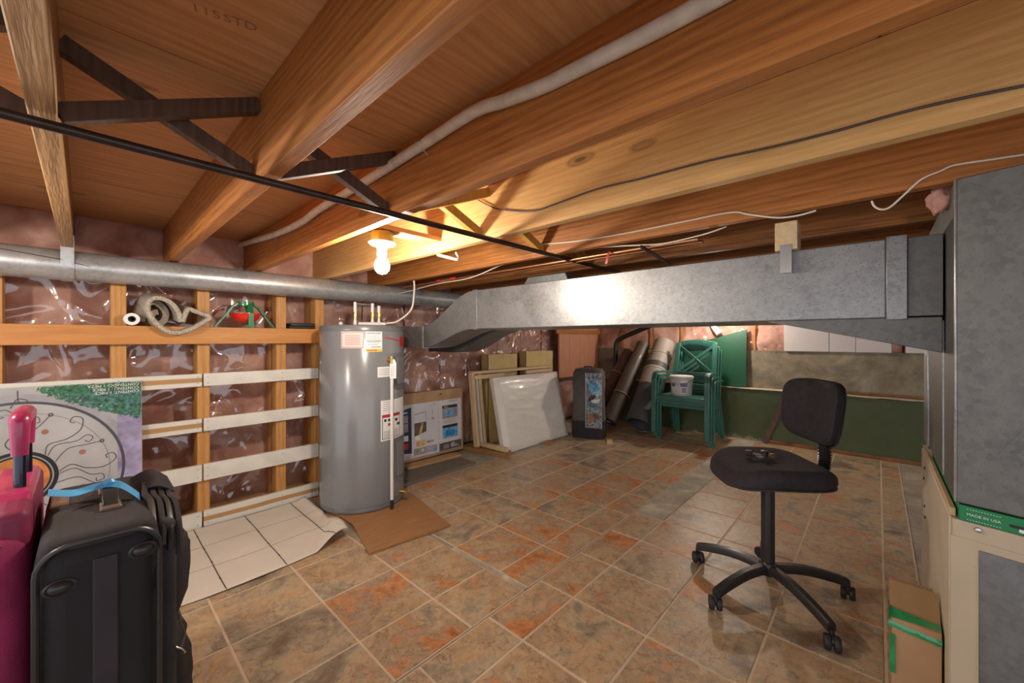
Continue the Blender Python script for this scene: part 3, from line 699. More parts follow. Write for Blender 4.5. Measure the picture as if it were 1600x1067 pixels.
ins = pillow(0, 0, 1, 0, 1); 
def tuft(u, v):
    a, b2 = u * 2 * math.pi, (v - .5) * math.pi; n = Vector((math.cos(a) * math.cos(b2), math.sin(a) * math.cos(b2), math.sin(b2)))
    k = 1 + .45 * fbm(n + Vector((3, 1, 2)), 1.6); c0 = ony(1470, 312, 1.75); return c0 + Vector((n.x * .03, n.y * .03, n.z * .04)) * k
solo(MB().grid(tuft, 20, 12), 'insulation_tuft', 'pink_insulation', 'loose pink insulation tuft poking out beside the plenum top', 'insulation', smooth=180)

# ------------------------------------------------------------------ water heater
HX, HY, HR, HZ = -2.659, 1.331, .277, .016
solo(MB().prism([(-2.33, 1.10, 0), (-1.95, 1.01, 0), (-1.887, 1.495, 0), (-2.42, 1.60, 0), (-2.93, 1.62, 0), (-2.92, 1.09, 0)], (0, 0, .015)), 'plywood_board', 'ply_board', 'worn brown plywood board on the floor under the water heater', 'board', bevel=.002)
h = thing('water_heater', 'tall grey cylindrical water heater with paper labels and white pipe', 'water heater', (HX, HY, HZ))
MB().lathe([(HR - .012, 0), (HR - .002, .004), (HR - .002, .028), (HR - .006, .034)], (HX, HY, HZ), 64).build('base_ring', 'tank_trim', h)
MB().lathe([(HR - .006, .03), (HR, .034), (HR, 1.165), (HR - .003, 1.17)], (HX, HY, HZ), 64).build('tank', 'tank_grey', h)
MB().lathe([(HR - .003, 1.166), (HR + .001, 1.168), (HR + .001, 1.195), (HR - .006, 1.205), (HR - .03, 1.208), (.02, 1.212)], (HX, HY, HZ), 64).build('top_cap', 'tank_trim', h)
def hhit(px, py):
    r = ray(px, py); a = r.x ** 2 + r.y ** 2; b = -2 * (r.x * HX + r.y * HY); c = HX ** 2 + HY ** 2 - HR ** 2
    dsc = max(0, b * b - 4 * a * c); tt = (-b - math.sqrt(dsc)) / (2 * a); p = CP + r * tt
    return math.atan2(p.y - HY, p.x - HX), p.z
def patch(t0, t1, z0, z1, name, mat, parent=h, off=.0012, n=14):
    mb = MB()
    vs = []; 
    for i in range(n + 1):
        a = t0 + (t1 - t0) * i / n
        for r, z in ((HR + off, z0), (HR + off, z1), (HR - .004, z1), (HR - .004, z0)): vs.append((HX + r * math.cos(a), HY + r * math.sin(a), z))
    fs = [(0, 1, 2, 3), tuple(n * 4 + k for k in (3, 2, 1, 0))] + [(i * 4 + k, i * 4 + (k + 1) % 4, i * 4 + 4 + (k + 1) % 4, i * 4 + 4 + k) for i in range(n) for k in range(4)]
    return mb.add(vs, fs).build(name, mat, parent)
def pxpatch(x0, y0, x1, y1, name, mat, off=.0012, n=14, parent=h):
    xm, ym = (x0 + x1) / 2, (y0 + y1) / 2
    t0, t1 = hhit(x0, ym)[0], hhit(x1, ym)[0]; return patch(t0, t1, hhit(xm, y1)[1], hhit(xm, y0)[1], name, mat, parent, off, n)
# red-bordered notice
s = pxpatch(533, 518, 569, 544, 'paper_label', 'print_pink')
for k in range(13):
    for y in (519, 542): pxpatch(534.5 + k * 2.6, y, 535.8 + k * 2.6, y + 1.2, 'border_dash', 'print_red' if k % 2 else 'print_black', .0018, 1, s)
for k in range(9):
    for x in (533.6, 567.2): pxpatch(x, 520 + k * 2.6, x + 1.2, 521.3 + k * 2.6, 'border_dash', 'print_red' if k % 2 else 'print_black', .0018, 1, s)
for k in range(6): pxpatch(539, 523.5 + k * 2.8, 563, 524.4 + k * 2.8, 'text_line', 'print_rust', .0018, 6, s)
s = pxpatch(571, 518, 597, 549.5, 'paper_label', 'print_white')
pxpatch(571.4, 545.2, 596.6, 549.2, 'yellow_band', 'print_yellow', .0018, 8, s)
for k, (a, b2, w) in enumerate([(573, 595, 1.6), (574, 594, .7), (574, 592, .7), (574, 594, .7), (573, 595, 1.6), (574, 593, .7), (574, 590, .7), (580, 595, 1.4)]):
    pxpatch(a, 519.6 + k * 3.1, b2, 519.6 + k * 3.1 + w, 'text_line', 'print_grey', .0018, 6, s)
pxpatch(573.5, 546.6, 589, 547.8, 'text_line', 'print_red', .0022, 6, s)
# round red badge and swoosh of the maker
pxpatch(624, 526, 630, 541, 'red_badge', 'print_red', .002, 6)
for k in range(6): pxpatch(601 + k * 4, 527.0 + k * .8, 605.2 + k * 4, 528.4 + k * .8, 'red_swoosh', 'print_red', .0016, 2)
s = pxpatch(590, 573, 612, 589, 'paper_label', 'print_white')
for k in range(4): pxpatch(592, 576 + k * 3, 609, 576.7 + k * 3, 'text_line', 'print_grey', .0018, 5, s)
s = pxpatch(595, 624, 629.5, 686, 'paper_label', 'print_white')
pxpatch(597, 646.5, 624, 684, 'black_frame', 'print_black', .0016, 8, s); pxpatch(598, 651, 623.3, 683, 'warning_field', 'print_white', .002, 8, s)
pxpatch(598, 647, 623.5, 650.5, 'red_band', 'print_red', .0022, 8, s)
for k in range(5): pxpatch(599, 672 + k * 2.2, 621, 672.8 + k * 2.2, 'text_line', 'print_grey', .0024, 6, s)
for x, y in ((600, 655), (606, 654), (617, 653), (620, 659), (606, 661)): pxpatch(x, y, x + 3.5, y + 4, 'pictogram', 'print_black' if x != 606 or y < 660 else 'print_red', .0024, 2, s)
for k in range(5): pxpatch(598, 628 + k * 3.2, 608, 628.6 + k * 3.2, 'text_line', 'print_grey', .0018, 4, s)
# access panels, valves, discharge pipe
for (y0, y1) in ((552, 607), (682, 748)):
    s = pxpatch(614.5, y0, 630, y1, 'access_panel', 'tank_trim', .006, 8)
    pxpatch(619, y0 + 6, 628.8, y1 - 8, 'raised_field', 'tank_grey', .011, 6, s)
def hp(px, py, off):
    t0, z = hhit(px, py); return Vector((HX + (HR + off) * math.cos(t0), HY + (HR + off) * math.sin(t0), z)), Vector((math.cos(t0), math.sin(t0), 0))
q, n = hp(606, 561, 0)
MB().tube([q - n * .01, q + n * .05], .013, 12).build('relief_valve', 'brass', h)
MB().tube([q + n * .042 + Vector((0, 0, .02)), q + n * .042 - Vector((0, 0, .03))], .013, 12).build('valve_outlet', 'brass', h)
dp = q + n * .042
MB().tube([(dp.x, dp.y, q.z - .028), (dp.x, dp.y, .075)], .0105, 16).build('discharge_pipe', 'white_plastic', h)
MB().tube([(dp.x, dp.y, .078), (dp.x, dp.y, HZ + .002)], .0115, 16).build('pipe_foot', 'black_rubber', h)
fc = Face(q + n * .056 + RT * -.022 - Vector((0, 0, .125)), RT, (0, 0, 1))
s = MB().prism([fc.p(0, 0), fc.p(.042, 0), fc.p(.042, .10), fc.p(.030, .125), fc.p(.012, .125), fc.p(0, .10)], fc.N * .001).build('hang_tag', 'print_white', h)
fc.lines([.015 + .008 * k for k in range(9)], .005, .037, .0016, 'text_line', 'print_grey', s, lift=.0024)
q, n = hp(624, 767, 0)
MB().tube([q - n * .01, q + n * .045], .011, 10).build('drain_valve', 'brass', h)
MB().lathe([(.004, .0), (.022, .0), (.022, .006), (.004, .008)], q + n * .045, 14, n.to_track_quat('Z', 'Y').to_matrix()).build('valve_wheel', 'brass', h)
# fittings on top
ZT = HZ + 1.209
def riser(px, py0, name):
    p = onz(px, 506, ZT) ; d = (Vector((HX, HY, 0)) - Vector((0, 0, 0))).normalized(); k = (Vector((px, 0, 0)))
    r0 = ray(px, 520); tt = (HX * r0.x + HY * r0.y) / (r0.x ** 2 + r0.y ** 2); p = CP + r0 * tt
    top = H + (CY - py0) / F * tt; top = min(top, JB - .03)
    MB().lathe([(.012, 0), (.012, .035), (.009, .036), (.009, .06)], (p.x, p.y, ZT), 12).build('nipple', 'white_plastic', h)
    MB().lathe([(.013, .055), (.014, .06), (.014, .085), (.010, .088), (.010, .1)], (p.x, p.y, ZT), 8).build('union', 'brass', h)
    MB().lathe([(.011, .095), (.011, top - ZT)], (p.x, p.y, ZT), 12).build(name, 'white_plastic' if py0 > 470 else 'steel', h)
    return p, top
pa, za = riser(555, 472, 'riser_pipe'); pb, zb = riser(582, 474, 'riser_pipe'); pc, zc = riser(592, 478, 'riser_pipe')
MB().tube([(pa.x, pa.y, za - .012), (pb.x, pb.y, zb - .012)], .008, 8).build('cross_pipe', 'steel', h)
MB().tube([(pa.x + .01, pa.y + .02, ZT + .012), (pc.x + .04, pc.y + .03, ZT + .012)], .014, 10).build('insulated_pipe', 'white_plastic', h)
MB().lathe([(.014, 0), (.014, .02), (.004, .028)], (HX - .06, HY - .13, ZT - .001), 14).build('anode_cap', 'white_plastic', h)
MB().lathe([(.013, 0), (.013, .012), (.006, .014)], (HX + .07, HY + .12, ZT - .002), 12).build('conduit_nut', 'steel', h)
cw = [(HX + .07, HY + .12, ZT + .016), (HX + .09, HY + .14, ZT + .02), (HX + .12, HY + .20, ZT + .035), (HX + .17, HY + .28, ZT + .12), (HX + .18, HY + .30, ZT + .25), (HX + .17, HY + .305, JB - .01)]
solo(MB().tube(catmull(cw, 8), .0065, 8), 'power_cable', 'white_wire', 'white power cable curving from water heater top up to the joists', 'cable')

# ------------------------------------------------------------------ things on the rail of the stud wall
t = thing('paper_roll', 'small white rolled tube lying on the brown rail beside the carpet', 'roll', (-2.99, .165, 1.205))
q = onx(206, 494.5, -2.93); MX = Matrix.Rotation(R(90), 3, 'Y')
MB().lathe([(.0165, 0), (.032, 0), (.032, -.22), (.0165, -.22), (.0165, 0)], (-2.925, q.y, 1.238), 28, MX, capped=False).build('paper_sheet', 'print_white', t)
MB().lathe([(.012, -.002), (.0165, -.002), (.0165, -.22), (.012, -.22), (.012, -.002)], (-2.925, q.y, 1.238), 24, MX, capped=False).build('core', 'print_black', t)
pp = [(413, 318), (402, 262), (372, 205), (322, 160), (262, 135), (205, 132), (165, 155), (152, 205), (172, 262), (215, 322), (275, 372), (340, 400), (400, 402), (470, 383), (550, 345), (615, 305), (640, 287), (622, 268), (570, 250), (520, 232), (478, 218), (455, 240), (438, 282), (424, 316)]
path = catmull([onx(200 + .2 * x, 440 + .2 * y, -2.90) for x, y in pp], 4)
dz = 1.2 - min(p.z for p in path)
path = [p + Vector((0, 0, max(0, dz - .035))) for p in path]
t = thing('carpet_remnant', 'rolled beige shag carpet remnant resting on the brown rail', 'carpet', (-2.97, .34, 1.205))
def back(p): return Vector((-.20, -.022, .03)) if p.y < .43 else Vector((-.08, -.004, .004))
MB().sheet(path, (0, 0, 0), back, .02).build('pile', 'shag_carpet', t, smooth=60)
MB().tube([p + Vector((.001, 0, 0)) for p in path], .0125, 7).build('fringe', 'shag_carpet', t)
MB().sheet([p + Vector((-.19, -.042, .025)) for p in catmull([onx(200 + .2 * x, 440 + .2 * y, -2.90) for x, y in ((160, 330), (175, 250), (200, 200), (260, 175), (320, 215), (350, 270), (330, 330), (270, 350), (235, 310), (250, 265), (290, 255))], 4)], (0, 0, 0), (.12, .02, -.01), .03).build('inner_turn', 'carpet_back', t, smooth=60)
t = thing('tree_stand', 'green four-legged christmas tree stand with red bowl on the rail', 'tree stand', (-3.02, .70, 1.205))
C0 = Vector((-3.02, .712, 0))
MB().lathe([(.036, 1.345), (.046, 1.345), (.046, 1.372), (.036, 1.372), (.036, 1.345)], (C0.x, C0.y, 0), 20, capped=False).build('collar', 'stand_green', t)
MB().lathe([(.012, 1.235), (.045, 1.24), (.072, 1.262), (.082, 1.29), (.088, 1.293), (.088, 1.297), (.078, 1.295)], (C0.x, C0.y, 0), 32).build('bowl', 'red_bowl', t)
for (dy, dx) in ((-.165, -.01), (.165, -.01), (.012, .035), (.03, -.10)):
    w = .03
    pth = [(C0.x + dx * .35, C0.y + dy * .22, 1.365), (C0.x + dx * .6, C0.y + dy * .45, 1.335), (C0.x + dx * .8, C0.y + dy * .62, 1.29), (C0.x + dx, C0.y + dy * .8, 1.25), (C0.x + dx, C0.y + dy, 1.206)] if abs(dy) > .1 else [(C0.x + dx * .95, C0.y + dy, 1.365), (C0.x + dx + .045, C0.y + dy, 1.30), (C0.x + dx + .04, C0.y + dy, 1.206)]
    mb = MB()
    for a, b2 in zip(pth, pth[1:]): mb.beam(a, b2, .012 if abs(dy) > .1 else w, w if abs(dy) > .1 else .008, up=(1, 0, 0) if abs(dy) > .1 else (1, 0, .001))
    mb.build('leg', 'stand_green', t, bevel=.001, seg=1)
t = thing('black_tray', 'flat black rubber tray lying on the rail by the water heater', 'tray', (-3.02, 1.03, 1.205))
Bx(-3.12, -2.955, .955, 1.125, 1.204, 1.22).build('tray_base', 'black_rubber', t, bevel=.004); Bx(-3.11, -2.96, .965, 1.12, 1.22, 1.243).build('tray_rim', 'black_plastic', t, bevel=.005)

# ------------------------------------------------------------------ vinyl offcut on the floor
t = thing('vinyl_offcut', 'white vinyl flooring offcut lying face down with a curled corner', 'flooring', (-2.5, .7, 0))
def mat_pt(u, v):     # u from stud wall to room, v along the wall
    x = -2.955 + (.79 + .02 * math.sin(v * 5)) * u; y = .225 + (.825 - .01 * u) * v
    z = .006 + .004 * math.sin(u * 6 + v * 5) ** 2
    a = (u - .70) / .30 + (v - .90) / .12                                   # corner that curls up and over
    s = max(0, min(1, (u * .55 + v - 1.30) / .25))
    if s > 0: x -= .05 * s * s; y -= .012 * s; z += .055 * math.sin(s * 2.4) 
    if v > .93 and u < .45: z += .02 * (v - .93) / .07 * (1 - u)
    return Vector((x, y, z))
g = MB().grid(lambda u, v: mat_pt(u, v), 40, 50); mo = g.build('sheet', 'mat_white', t, smooth=180)
sm = mo.modifiers.new('solid', 'SOLIDIFY'); sm.thickness = .003; sm.offset = -1
for v0 in (.255, .564, .885):
    MB().sheet([mat_pt(i / 40, v0) + Vector((0, 0, .0018)) for i in range(41)], (0, -.0018, 0), (0, .0018, 0), .0012).build('score_line', 'mat_line', t)
    mb = MB()
    for u in (.15, .38, .62, .85): mb.lathe([(.005, 0), (.004, .0012)], mat_pt(u, v0) + Vector((0, 0, .0022)), 8)
    mb.build('score_dots', 'mat_line', t)
for u0 in (.34, .67): MB().sheet([mat_pt(u0, .02 + i * .96 / 40) + Vector((0, 0, .0012)) for i in range(41)], (-.0007, 0, 0), (.0007, 0, 0), .0008).build('faint_line', 'print_grey', t)

# ------------------------------------------------------------------ picture carton leaning on the stud wall
t = thing('picture_carton', 'flat printed carton of round metal wall art leaning upside down on stud wall', 'carton', (-2.83, -.27, 0))
lean = Vector((-.085, 0, .895)).normalized(); O = Vector((-2.862, -.86, .004)); W, HH = 1.072, .905
fc = Face(O, (0, 1, 0), lean)
MB().prism([fc.p(0, 0), fc.p(W, 0), fc.p(W, HH), fc.p(0, HH)], fc.N * -.045).build('carton', 'box_grey', t, bevel=.002)
cu, cv = .86 - .212, .48; RR = .352
def ringmesh(r0, r1, name, mat, lift, a0=0, a1=360, n=72, c=None):
    cx, cy = c or (cu, cv); mb = MB(); vs = []
    for i in range(n + 1):
        a = R(a0 + (a1 - a0) * i / n)
        for r in (r0, r1): vs.append(fc.p(cx + r * math.cos(a), cy + r * math.sin(a), lift))
    fs = [(i * 2, i * 2 + 1, i * 2 + 3, i * 2 + 2) for i in range(n)]
    return mb.add(vs, fs).build(name, mat, t, smooth=0)
ringmesh(RR + .004, RR + .04, 'printed_shadow', 'print_pale_ring', .0008); ringmesh(RR - .006, RR + .006, 'printed_ring', 'print_ring', .0012)
ringmesh(RR - .052, RR - .049, 'printed_inner_ring', 'print_grey', .001)
ringmesh(.0, .10, 'printed_sun', 'print_orange', .001); ringmesh(.10, .128, 'printed_sun_border', 'print_black', .0014); ringmesh(.108, .113, 'printed_bead_ring', 'print_pale_ring', .0018)
def ribbon(pts, w, name, mat, lift=.0014):
    Q = catmull([(u, v, 0) for u, v in pts], 8); vs = []
    for i, p in enumerate(Q):
        d = (Q[min(i + 1, len(Q) - 1)] - Q[max(i - 1, 0)]).normalized(); n = Vector((-d.y, d.x, 0)) * w / 2
        vs += [fc.p(p.x + n.x, p.y + n.y, lift), fc.p(p.x - n.x, p.y - n.y, lift)]
    return MB().add(vs, [(2 * i, 2 * i + 1, 2 * i + 3, 2 * i + 2) for i in range(len(Q) - 1)]).build(name, mat, t, smooth=0)
for k in range(16):
    a = R(k * 22.5 + 4); ca, sa = math.cos(a), math.sin(a); pr = lambda r, o: (cu + r * ca - o * sa, cv + r * sa + o * ca)
    if k % 2 == 0:
        ribbon([pr(.13, 0), pr(.17, .022), pr(.22, -.01), pr(.28, -.02), pr(.325, .01), pr(.315, .04), pr(.29, .035), pr(.295, .018)], .0035, 'printed_wire', 'print_ring')
        ribbon([pr(.13, -.01), pr(.18, .0), pr(.23, -.045), pr(.27, -.055), pr(.275, -.08), pr(.25, -.085), pr(.248, -.068)], .003, 'printed_wire', 'print_ring')
    else:
        ribbon([pr(.13, 0), pr(.19, .03), pr(.25, .01), pr(.30, -.005)], .003, 'printed_wire', 'print_ring')
        u, v = pr(.222, -.014); ringmesh(0, .012, 'printed_bead', 'print_rust', .0016, c=(u, v), n=14)
        u, v = pr(.302, -.006); ringmesh(.004, .009, 'printed_knob', 'print_ring', .0016, c=(u, v), n=14)
ribbon([(cu - .02, cv + .33), (cu + .0, cv + .37), (cu + .03, cv + .36), (cu + .005, cv + .35), (cu, cv + .41)], .004, 'printed_hook', 'print_ring')
rnd = random.Random(3)
def leafmass(u0, v0, u1, v1, cnt, mat, shape, size=.012):
    vs, fs = [], []
    for _ in range(cnt):
        for _t in range(20):
            u, v = rnd.uniform(u0, u1), rnd.uniform(v0, v1)
            if shape(u, v): break
        else: continue
        a = rnd.uniform(0, 6.28); l, w = size * rnd.uniform(.6, 1.3), size * rnd.uniform(.2, .4); n = len(vs); lf = .0011 + rnd.random() * .0004
        for du, dv in ((l, 0), (0, w), (-l, 0), (0, -w)): vs.append(fc.p(min(W, u + du * math.cos(a) - dv * math.sin(a)), min(HH, v + du * math.sin(a) + dv * math.cos(a)), lf))
        fs.append((n, n + 1, n + 2, n + 3))
    o = MB().add(vs, fs).build('printed_foliage', mat, t, smooth=0); return o
tri = lambda u, v: (HH - v) < .005 + .20 * ((u - .70) / (W - .70)) ** .75
fc.poly([(.73, HH - .006), (W - .004, HH - .006), (W - .004, HH - .17), (W - .10, HH - .145), (W - .2, HH - .085)], 'printed_shade', 'print_leaf', t, lift=.001)
leafmass(.70, .66, W - .006, HH - .006, 900, 'print_leaf', tri); leafmass(.78, .68, W - .006, HH - .05, 420, 'print_leaf_blue', tri, .010)
fc.rect(W - .095, W - .004, 0, HH - .17, 'printed_post', 'print_lilac', t, lift=.0009)
for k, s in enumerate(('CONTENIDO: 1 PIEZA', 'CONTENU : 1 PIECE', 'CONTENT: 1 PIECE')):
    fc.text(s, W - .010, HH - .016 - k * .0185, .0195, 'lettering', 'print_white', t, lift=.0022, flip=True)

# ------------------------------------------------------------------ suitcases
t = thing('black_suitcase', 'black soft suitcase standing upright with a blue ribbon on its handle', 'suitcase', (-1.49, .04, 0))
X0, X1, Y0, Y1, ZS = -1.74, -1.245, -.072, .125, .70
Bx(X0, X1, Y0, Y1, .022, ZS).build('body', 'suitcase_black', t, bevel=.045, seg=5)
Bx(X0 + .012, X1 - .018, Y0 + .004, Y1 - .004, ZS - .06, ZS + .006).build('top_panel', 'suitcase_grey', t, bevel=.028, seg=4)
Bx(X1 - .004, X1 + .004, .012, .052, .04, ZS - .045).build('centre_band', 'suitcase_band', t, bevel=.003)
def rrect(x, ya, yb, za, zb, r, n=6):
    out = []
    for (cy, cz, a0) in ((yb - r, zb - r, 0), (ya + r, zb - r, 90), (ya + r, za + r, 180), (yb - r, za + r, 270)):
        for k in range(n + 1):
            a = R(a0 + 90 * k / n); out.append((x, cy + r * math.cos(a), cz + r * math.sin(a)))
    return out
MB().tube(rrect(X1 - .010, Y0 + .004, Y1 - .004, .03, ZS - .006, .05), .006, 8, closed=True).build('piping', 'black_plastic', t)
MB().tube(rrect(X0 + .03, Y0 + .004, Y1 - .004, .03, ZS - .004, .05), .006, 8, closed=True).build('piping', 'black_plastic', t)
for y, z in ((-.035, ZS - .085), (.092, ZS - .055)):
    MB().lathe([(.022, 0), (.022, .004), (.018, .006), (.016, .004), (.012, .009), (.003, .012)], (X1 - .002, y, z), 24, Matrix.Rotation(R(90), 3, 'Y') @ Matrix.Diagonal((.8, 1.15, 1))).build('side_foot', 'black_plastic', t)
for x in (X0 + .06, X1 - .07):
    for y in (Y0 + .04, Y1 - .04): MB().lathe([(.0225, -.012), (.0225, .012)], (x, y, .0225), 16, Matrix.Rotation(R(90), 3, 'X')).build('wheel', 'black_rubber', t)
# handle on the top panel, brown clear ends, ribbon tied to it
hx, hy, hz = -1.50, .045, ZS + .006
for x in (hx - .075, hx + .075): Bx(x - .03, x + .03, hy - .02, hy + .02, hz - .002, hz + .009).build('handle_mount', 'clear_brown', t, bevel=.004)
MB().sheet(catmull([(hx - .085, hy, hz + .008), (hx - .05, hy, hz + .024), (hx, hy, hz + .03), (hx + .05, hy, hz + .024), (hx + .085, hy, hz + .008)], 5), (0, -.015, 0), (0, .015, 0), .007).build('carry_handle', 'black_plastic', t, bevel=.002)
def rib(pts, w): 
    return MB().sheet(catmull(pts, 8), (-w / 2, 0, .25 * w), (w / 2, 0, -.25 * w), .0012)
rib([(hx + .0, hy + .0, hz + .042), (hx + .0, hy - .03, hz + .038), (hx + .01, hy - .065, hz + .036), (hx + .015, hy - .105, hz + .05)], .022).build('ribbon_tail', 'ribbon_blue', t)
rib([(hx + .0, hy + .0, hz + .042), (hx + .015, hy + .02, hz + .036), (hx + .035, hy + .04, hz + .020), (hx + .06, hy + .055, hz + .006)], .026).build('ribbon_tail', 'ribbon_blue', t)
MB().lathe([(.006, -.012), (.012, -.006), (.013, .004), (.007, .012)], (hx, hy, hz + .042), 12).build('ribbon_knot', 'ribbon_blue', t)
Bx(hx - .15, hx - .02, Y0 + .012, Y0 + .045, ZS + .002, ZS + .009).build('label_window', 'clear_brown', t, bevel=.003)
# pockets, zips and bunched straps on the front side
YP = Y1
Bx(X0 + .03, X1 - .05, YP - .01, YP + .035, .05, ZS - .02).build('front_panel', 'suitcase_grey', t, bevel=.02, seg=4)
for (za, zb, d) in ((.40, ZS - .06, .068), (.06, .37, .075)):
    def pk(u, v, za=za, zb=zb, d=d):
        x = X1 - .055 - (X1 - X0 - .10) * u; z = za + (zb - za) * v
        e = (min(1, 5 * min(u, 1 - u)) * min(1, 4 * min(v, 1 - v))) ** .5
        return (x, YP + .02 + (d - .02) * e * (1 + .18 * fbm((x * 3, z * 2, d * 40), 4.)), z)
    MB().grid(pk, 24, 24).build('pocket', 'suitcase_black', t, smooth=180)
    MB().tube([pk(u / 20, .86) for u in range(1, 20)], .004, 6).build('zip', 'black_plastic', t)
q = Vector(pk(.03, .93)); MB().tube([q, q + Vector((.012, .012, -.008)), q + Vector((.025, .016, -.010))], .003, 6).build('zip_pull', 'steel', t)
for k in range(4):
    y = YP - .012 + k * .016; zz = ZS + .004 - k * .006
    MB().tube(catmull([(X0 + .12 + .02 * k, y, zz), (X0 + .20, y + .004, zz + .014), (X0 + .30, y - .003, zz + .012), (X1 - .14, y + .004, zz + .004), (X1 - .06, y + .002, zz - .03), (X1 - .035, y, zz - .06 - .01 * k)], 6), .0075, 8).build('bunched_strap', 'black_fabric' if k % 2 else 'black_plastic', t)
for k in range(5): MB().sheet(catmull([(X0 + .10 + k * .03, YP - .03, ZS + .006), (X0 + .13 + k * .035, YP + .01, ZS + .03), (X0 + .12 + k * .03, YP + .05, ZS - .004)], 5), (-.014, 0, .004), (.014, 0, -.004), .004).build('strap_ruffle', 'black_fabric', t)

t = thing('red_suitcase', 'crimson fabric suitcase with telescopic handle pulled up beside the black one', 'suitcase', (-1.57, -.24, 0))
RX0, RX1, RY0, RY1, RZ = -1.83, -1.36, -.40, -.080, .745
Bx(RX0, RX1, RY0, RY1, .022, RZ - .03).build('body', 'suitcase_red', t, bevel=.05, seg=5)
Bx(RX0, RX1 - .02, RY1 - .06, RY1 - .002, .05, RZ + .01).build('back_shell', 'red_dark', t, bevel=.02, seg=4)
MB().tube(rrect(RX1 - .012, RY0 + .01, RY1 - .03, .04, RZ - .035, .06), .006, 8, closed=True).build('piping', 'red_dark', t)
for x in (RX0 + .06, RX1 - .06):
    for y in (RY0 + .05, RY1 - .05): MB().lathe([(.0225, -.012), (.0225, .012)], (x, y, .0225), 16, Matrix.Rotation(R(90), 3, 'X')).build('wheel', 'black_rubber', t)
MB().prism([(RX1 - .06, RY1 - .085, RZ - .035), (RX1 - .06, RY1 - .005, RZ - .035), (RX1 - .14, RY1 - .005, RZ + .022), (RX1 - .14, RY1 - .085, RZ + .022)], (-.30, 0, 0)).build('handle_housing', 'pink_plastic', t, bevel=.012, seg=3)
for x in (-1.55, -1.715): MB().tube([(x, -.108, RZ - .02), (x, -.108, .895)], .0125, 12, sq=.75).build('tube', 'navy_tube', t)
g = catmull([(-1.55, -.108, .845), (-1.55, -.108, .915), (-1.565, -.108, .932), (-1.63, -.108, .934), (-1.70, -.108, .932), (-1.715, -.108, .915), (-1.715, -.108, .845)], 6)
MB().tube(g, [.0145 + .006 * math.sin(math.pi * i / (len(g) - 1)) for i in range(len(g))], 12).build('grip', 'pink_plastic', t)

# ------------------------------------------------------------------ office chair
CC = Vector((-.36, 2.07, 0)); ur = Vector((-.80, -.60, 0)); vr = Vector((.60, -.80, 0))
t = thing('office_chair', 'black armless office chair on five casters with ribbed back support', 'chair', CC)
for k, a in enumerate((171, 245, 318, 393.6, 103)):
    d = Vector((math.cos(R(a)), math.sin(R(a)), 0)); s = Vector((-d.y, d.x, 0)); e = CC + d * .318
    pth = catmull([CC + d * .03 + Vector((0, 0, .118)), CC + d * .14 + Vector((0, 0, .118)), CC + d * .25 + Vector((0, 0, .098)), CC + d * .318 + Vector((0, 0, .078))], 5)
    mb = MB()
    n = len(pth); vs = []
    for i, p in enumerate(pth):
        w = .021 - .004 * i / (n - 1)
        for (ds, dz) in ((-w, -.017), (w, -.017), (w, .006), (w * .6, .016), (-w * .6, .016), (-w, .006)): vs.append(p + s * ds + Vector((0, 0, dz)))
    mb.add(vs, [(i * 6 + j, i * 6 + (j + 1) % 6, i * 6 + 6 + (j + 1) % 6, i * 6 + 6 + j) for i in range(n - 1) for j in range(6)] + [(5, 4, 3, 2, 1, 0), tuple((n - 1) * 6 + j for j in range(6))])
    lg = mb.build('leg', 'black_plastic', t, smooth=50)
    MB().tube([e + Vector((0, 0, .07)), e + Vector((0, 0, .042))], .009, 10).build('caster_stem', 'black_plastic', lg)
    ax = Vector((math.cos(R(a * 2.3)), math.sin(R(a * 2.3)), 0)); M = ax.to_track_quat('Z', 'Y').to_matrix()
    cn = e + Vector((0, 0, .0275)) + ax.cross(Vector((0, 0, 1))) * .012
    for o in (-.0145, .0145): MB().lathe([(.008, -.010), (.024, -.010), (.0275, -.005), (.0275, .005), (.024, .010), (.008, .011)], cn + ax * o, 24, M).build('caster_wheel', 'black_rubber', lg)
    MB().lathe([(.018, -.003), (.018, .003)], cn + Vector((0, 0, .008)), 16, M).build('caster_hood', 'black_plastic', lg)
MB().lathe([(.03, .085), (.036, .095), (.036, .13), (.03, .14)], CC, 28).build('hub', 'black_plastic', t)
MB().lathe([(.0265, .13), (.0265, .51), (.024, .53)], CC, 28).build('column', 'black_plastic', t)
# contoured seat
def sup(a, e=.55): c, s = math.cos(a), math.sin(a); return (math.copysign(abs(c) ** e, c), math.copysign(abs(s) ** e, s))
def seatpt(a, r, top):
    cx, cy = sup(a); u = cx * r * .205; v = cy * r * .215
    edge = max(0, r - .8) / .2
    z = .528 + (.068 - .03 * edge ** 2 - .012 * (1 - r) if top else 0.) 
    front = max(0, (u - .08) / .13); z -= (.035 * front ** 2 + .012 * front) * (1 if top else .55)
    z += .012 * (v / .2) ** 2 if top else 0
    return CC + ur * u + vr * v + Vector((0, 0, z))
def seat_mesh():
    n = 48; rows = [(0.02, True), (.25, True), (.5, True), (.72, True), (.86, True), (.95, True), (1., True)]; vs = []
    for r, tp in rows: vs += [seatpt(2 * math.pi * k / n, r, tp) for k in range(n)]
    vs += [seatpt(2 * math.pi * k / n, 1.01, True) - Vector((0, 0, .02)) for k in range(n)]
    vs += [seatpt(2 * math.pi * k / n, r, False) for r in (.97, .6, .02) for k in range(n)]
    m = len(vs) // n
    return MB().add(vs, [(i * n + k, i * n + (k + 1) % n, (i + 1) * n + (k + 1) % n, (i + 1) * n + k) for i in range(m - 1) for k in range(n)] + [tuple(range(n - 1, -1, -1)), tuple((m - 1) * n + k for k in range(n))])
seat_mesh().build('seat', 'black_fabric', t, smooth=60)
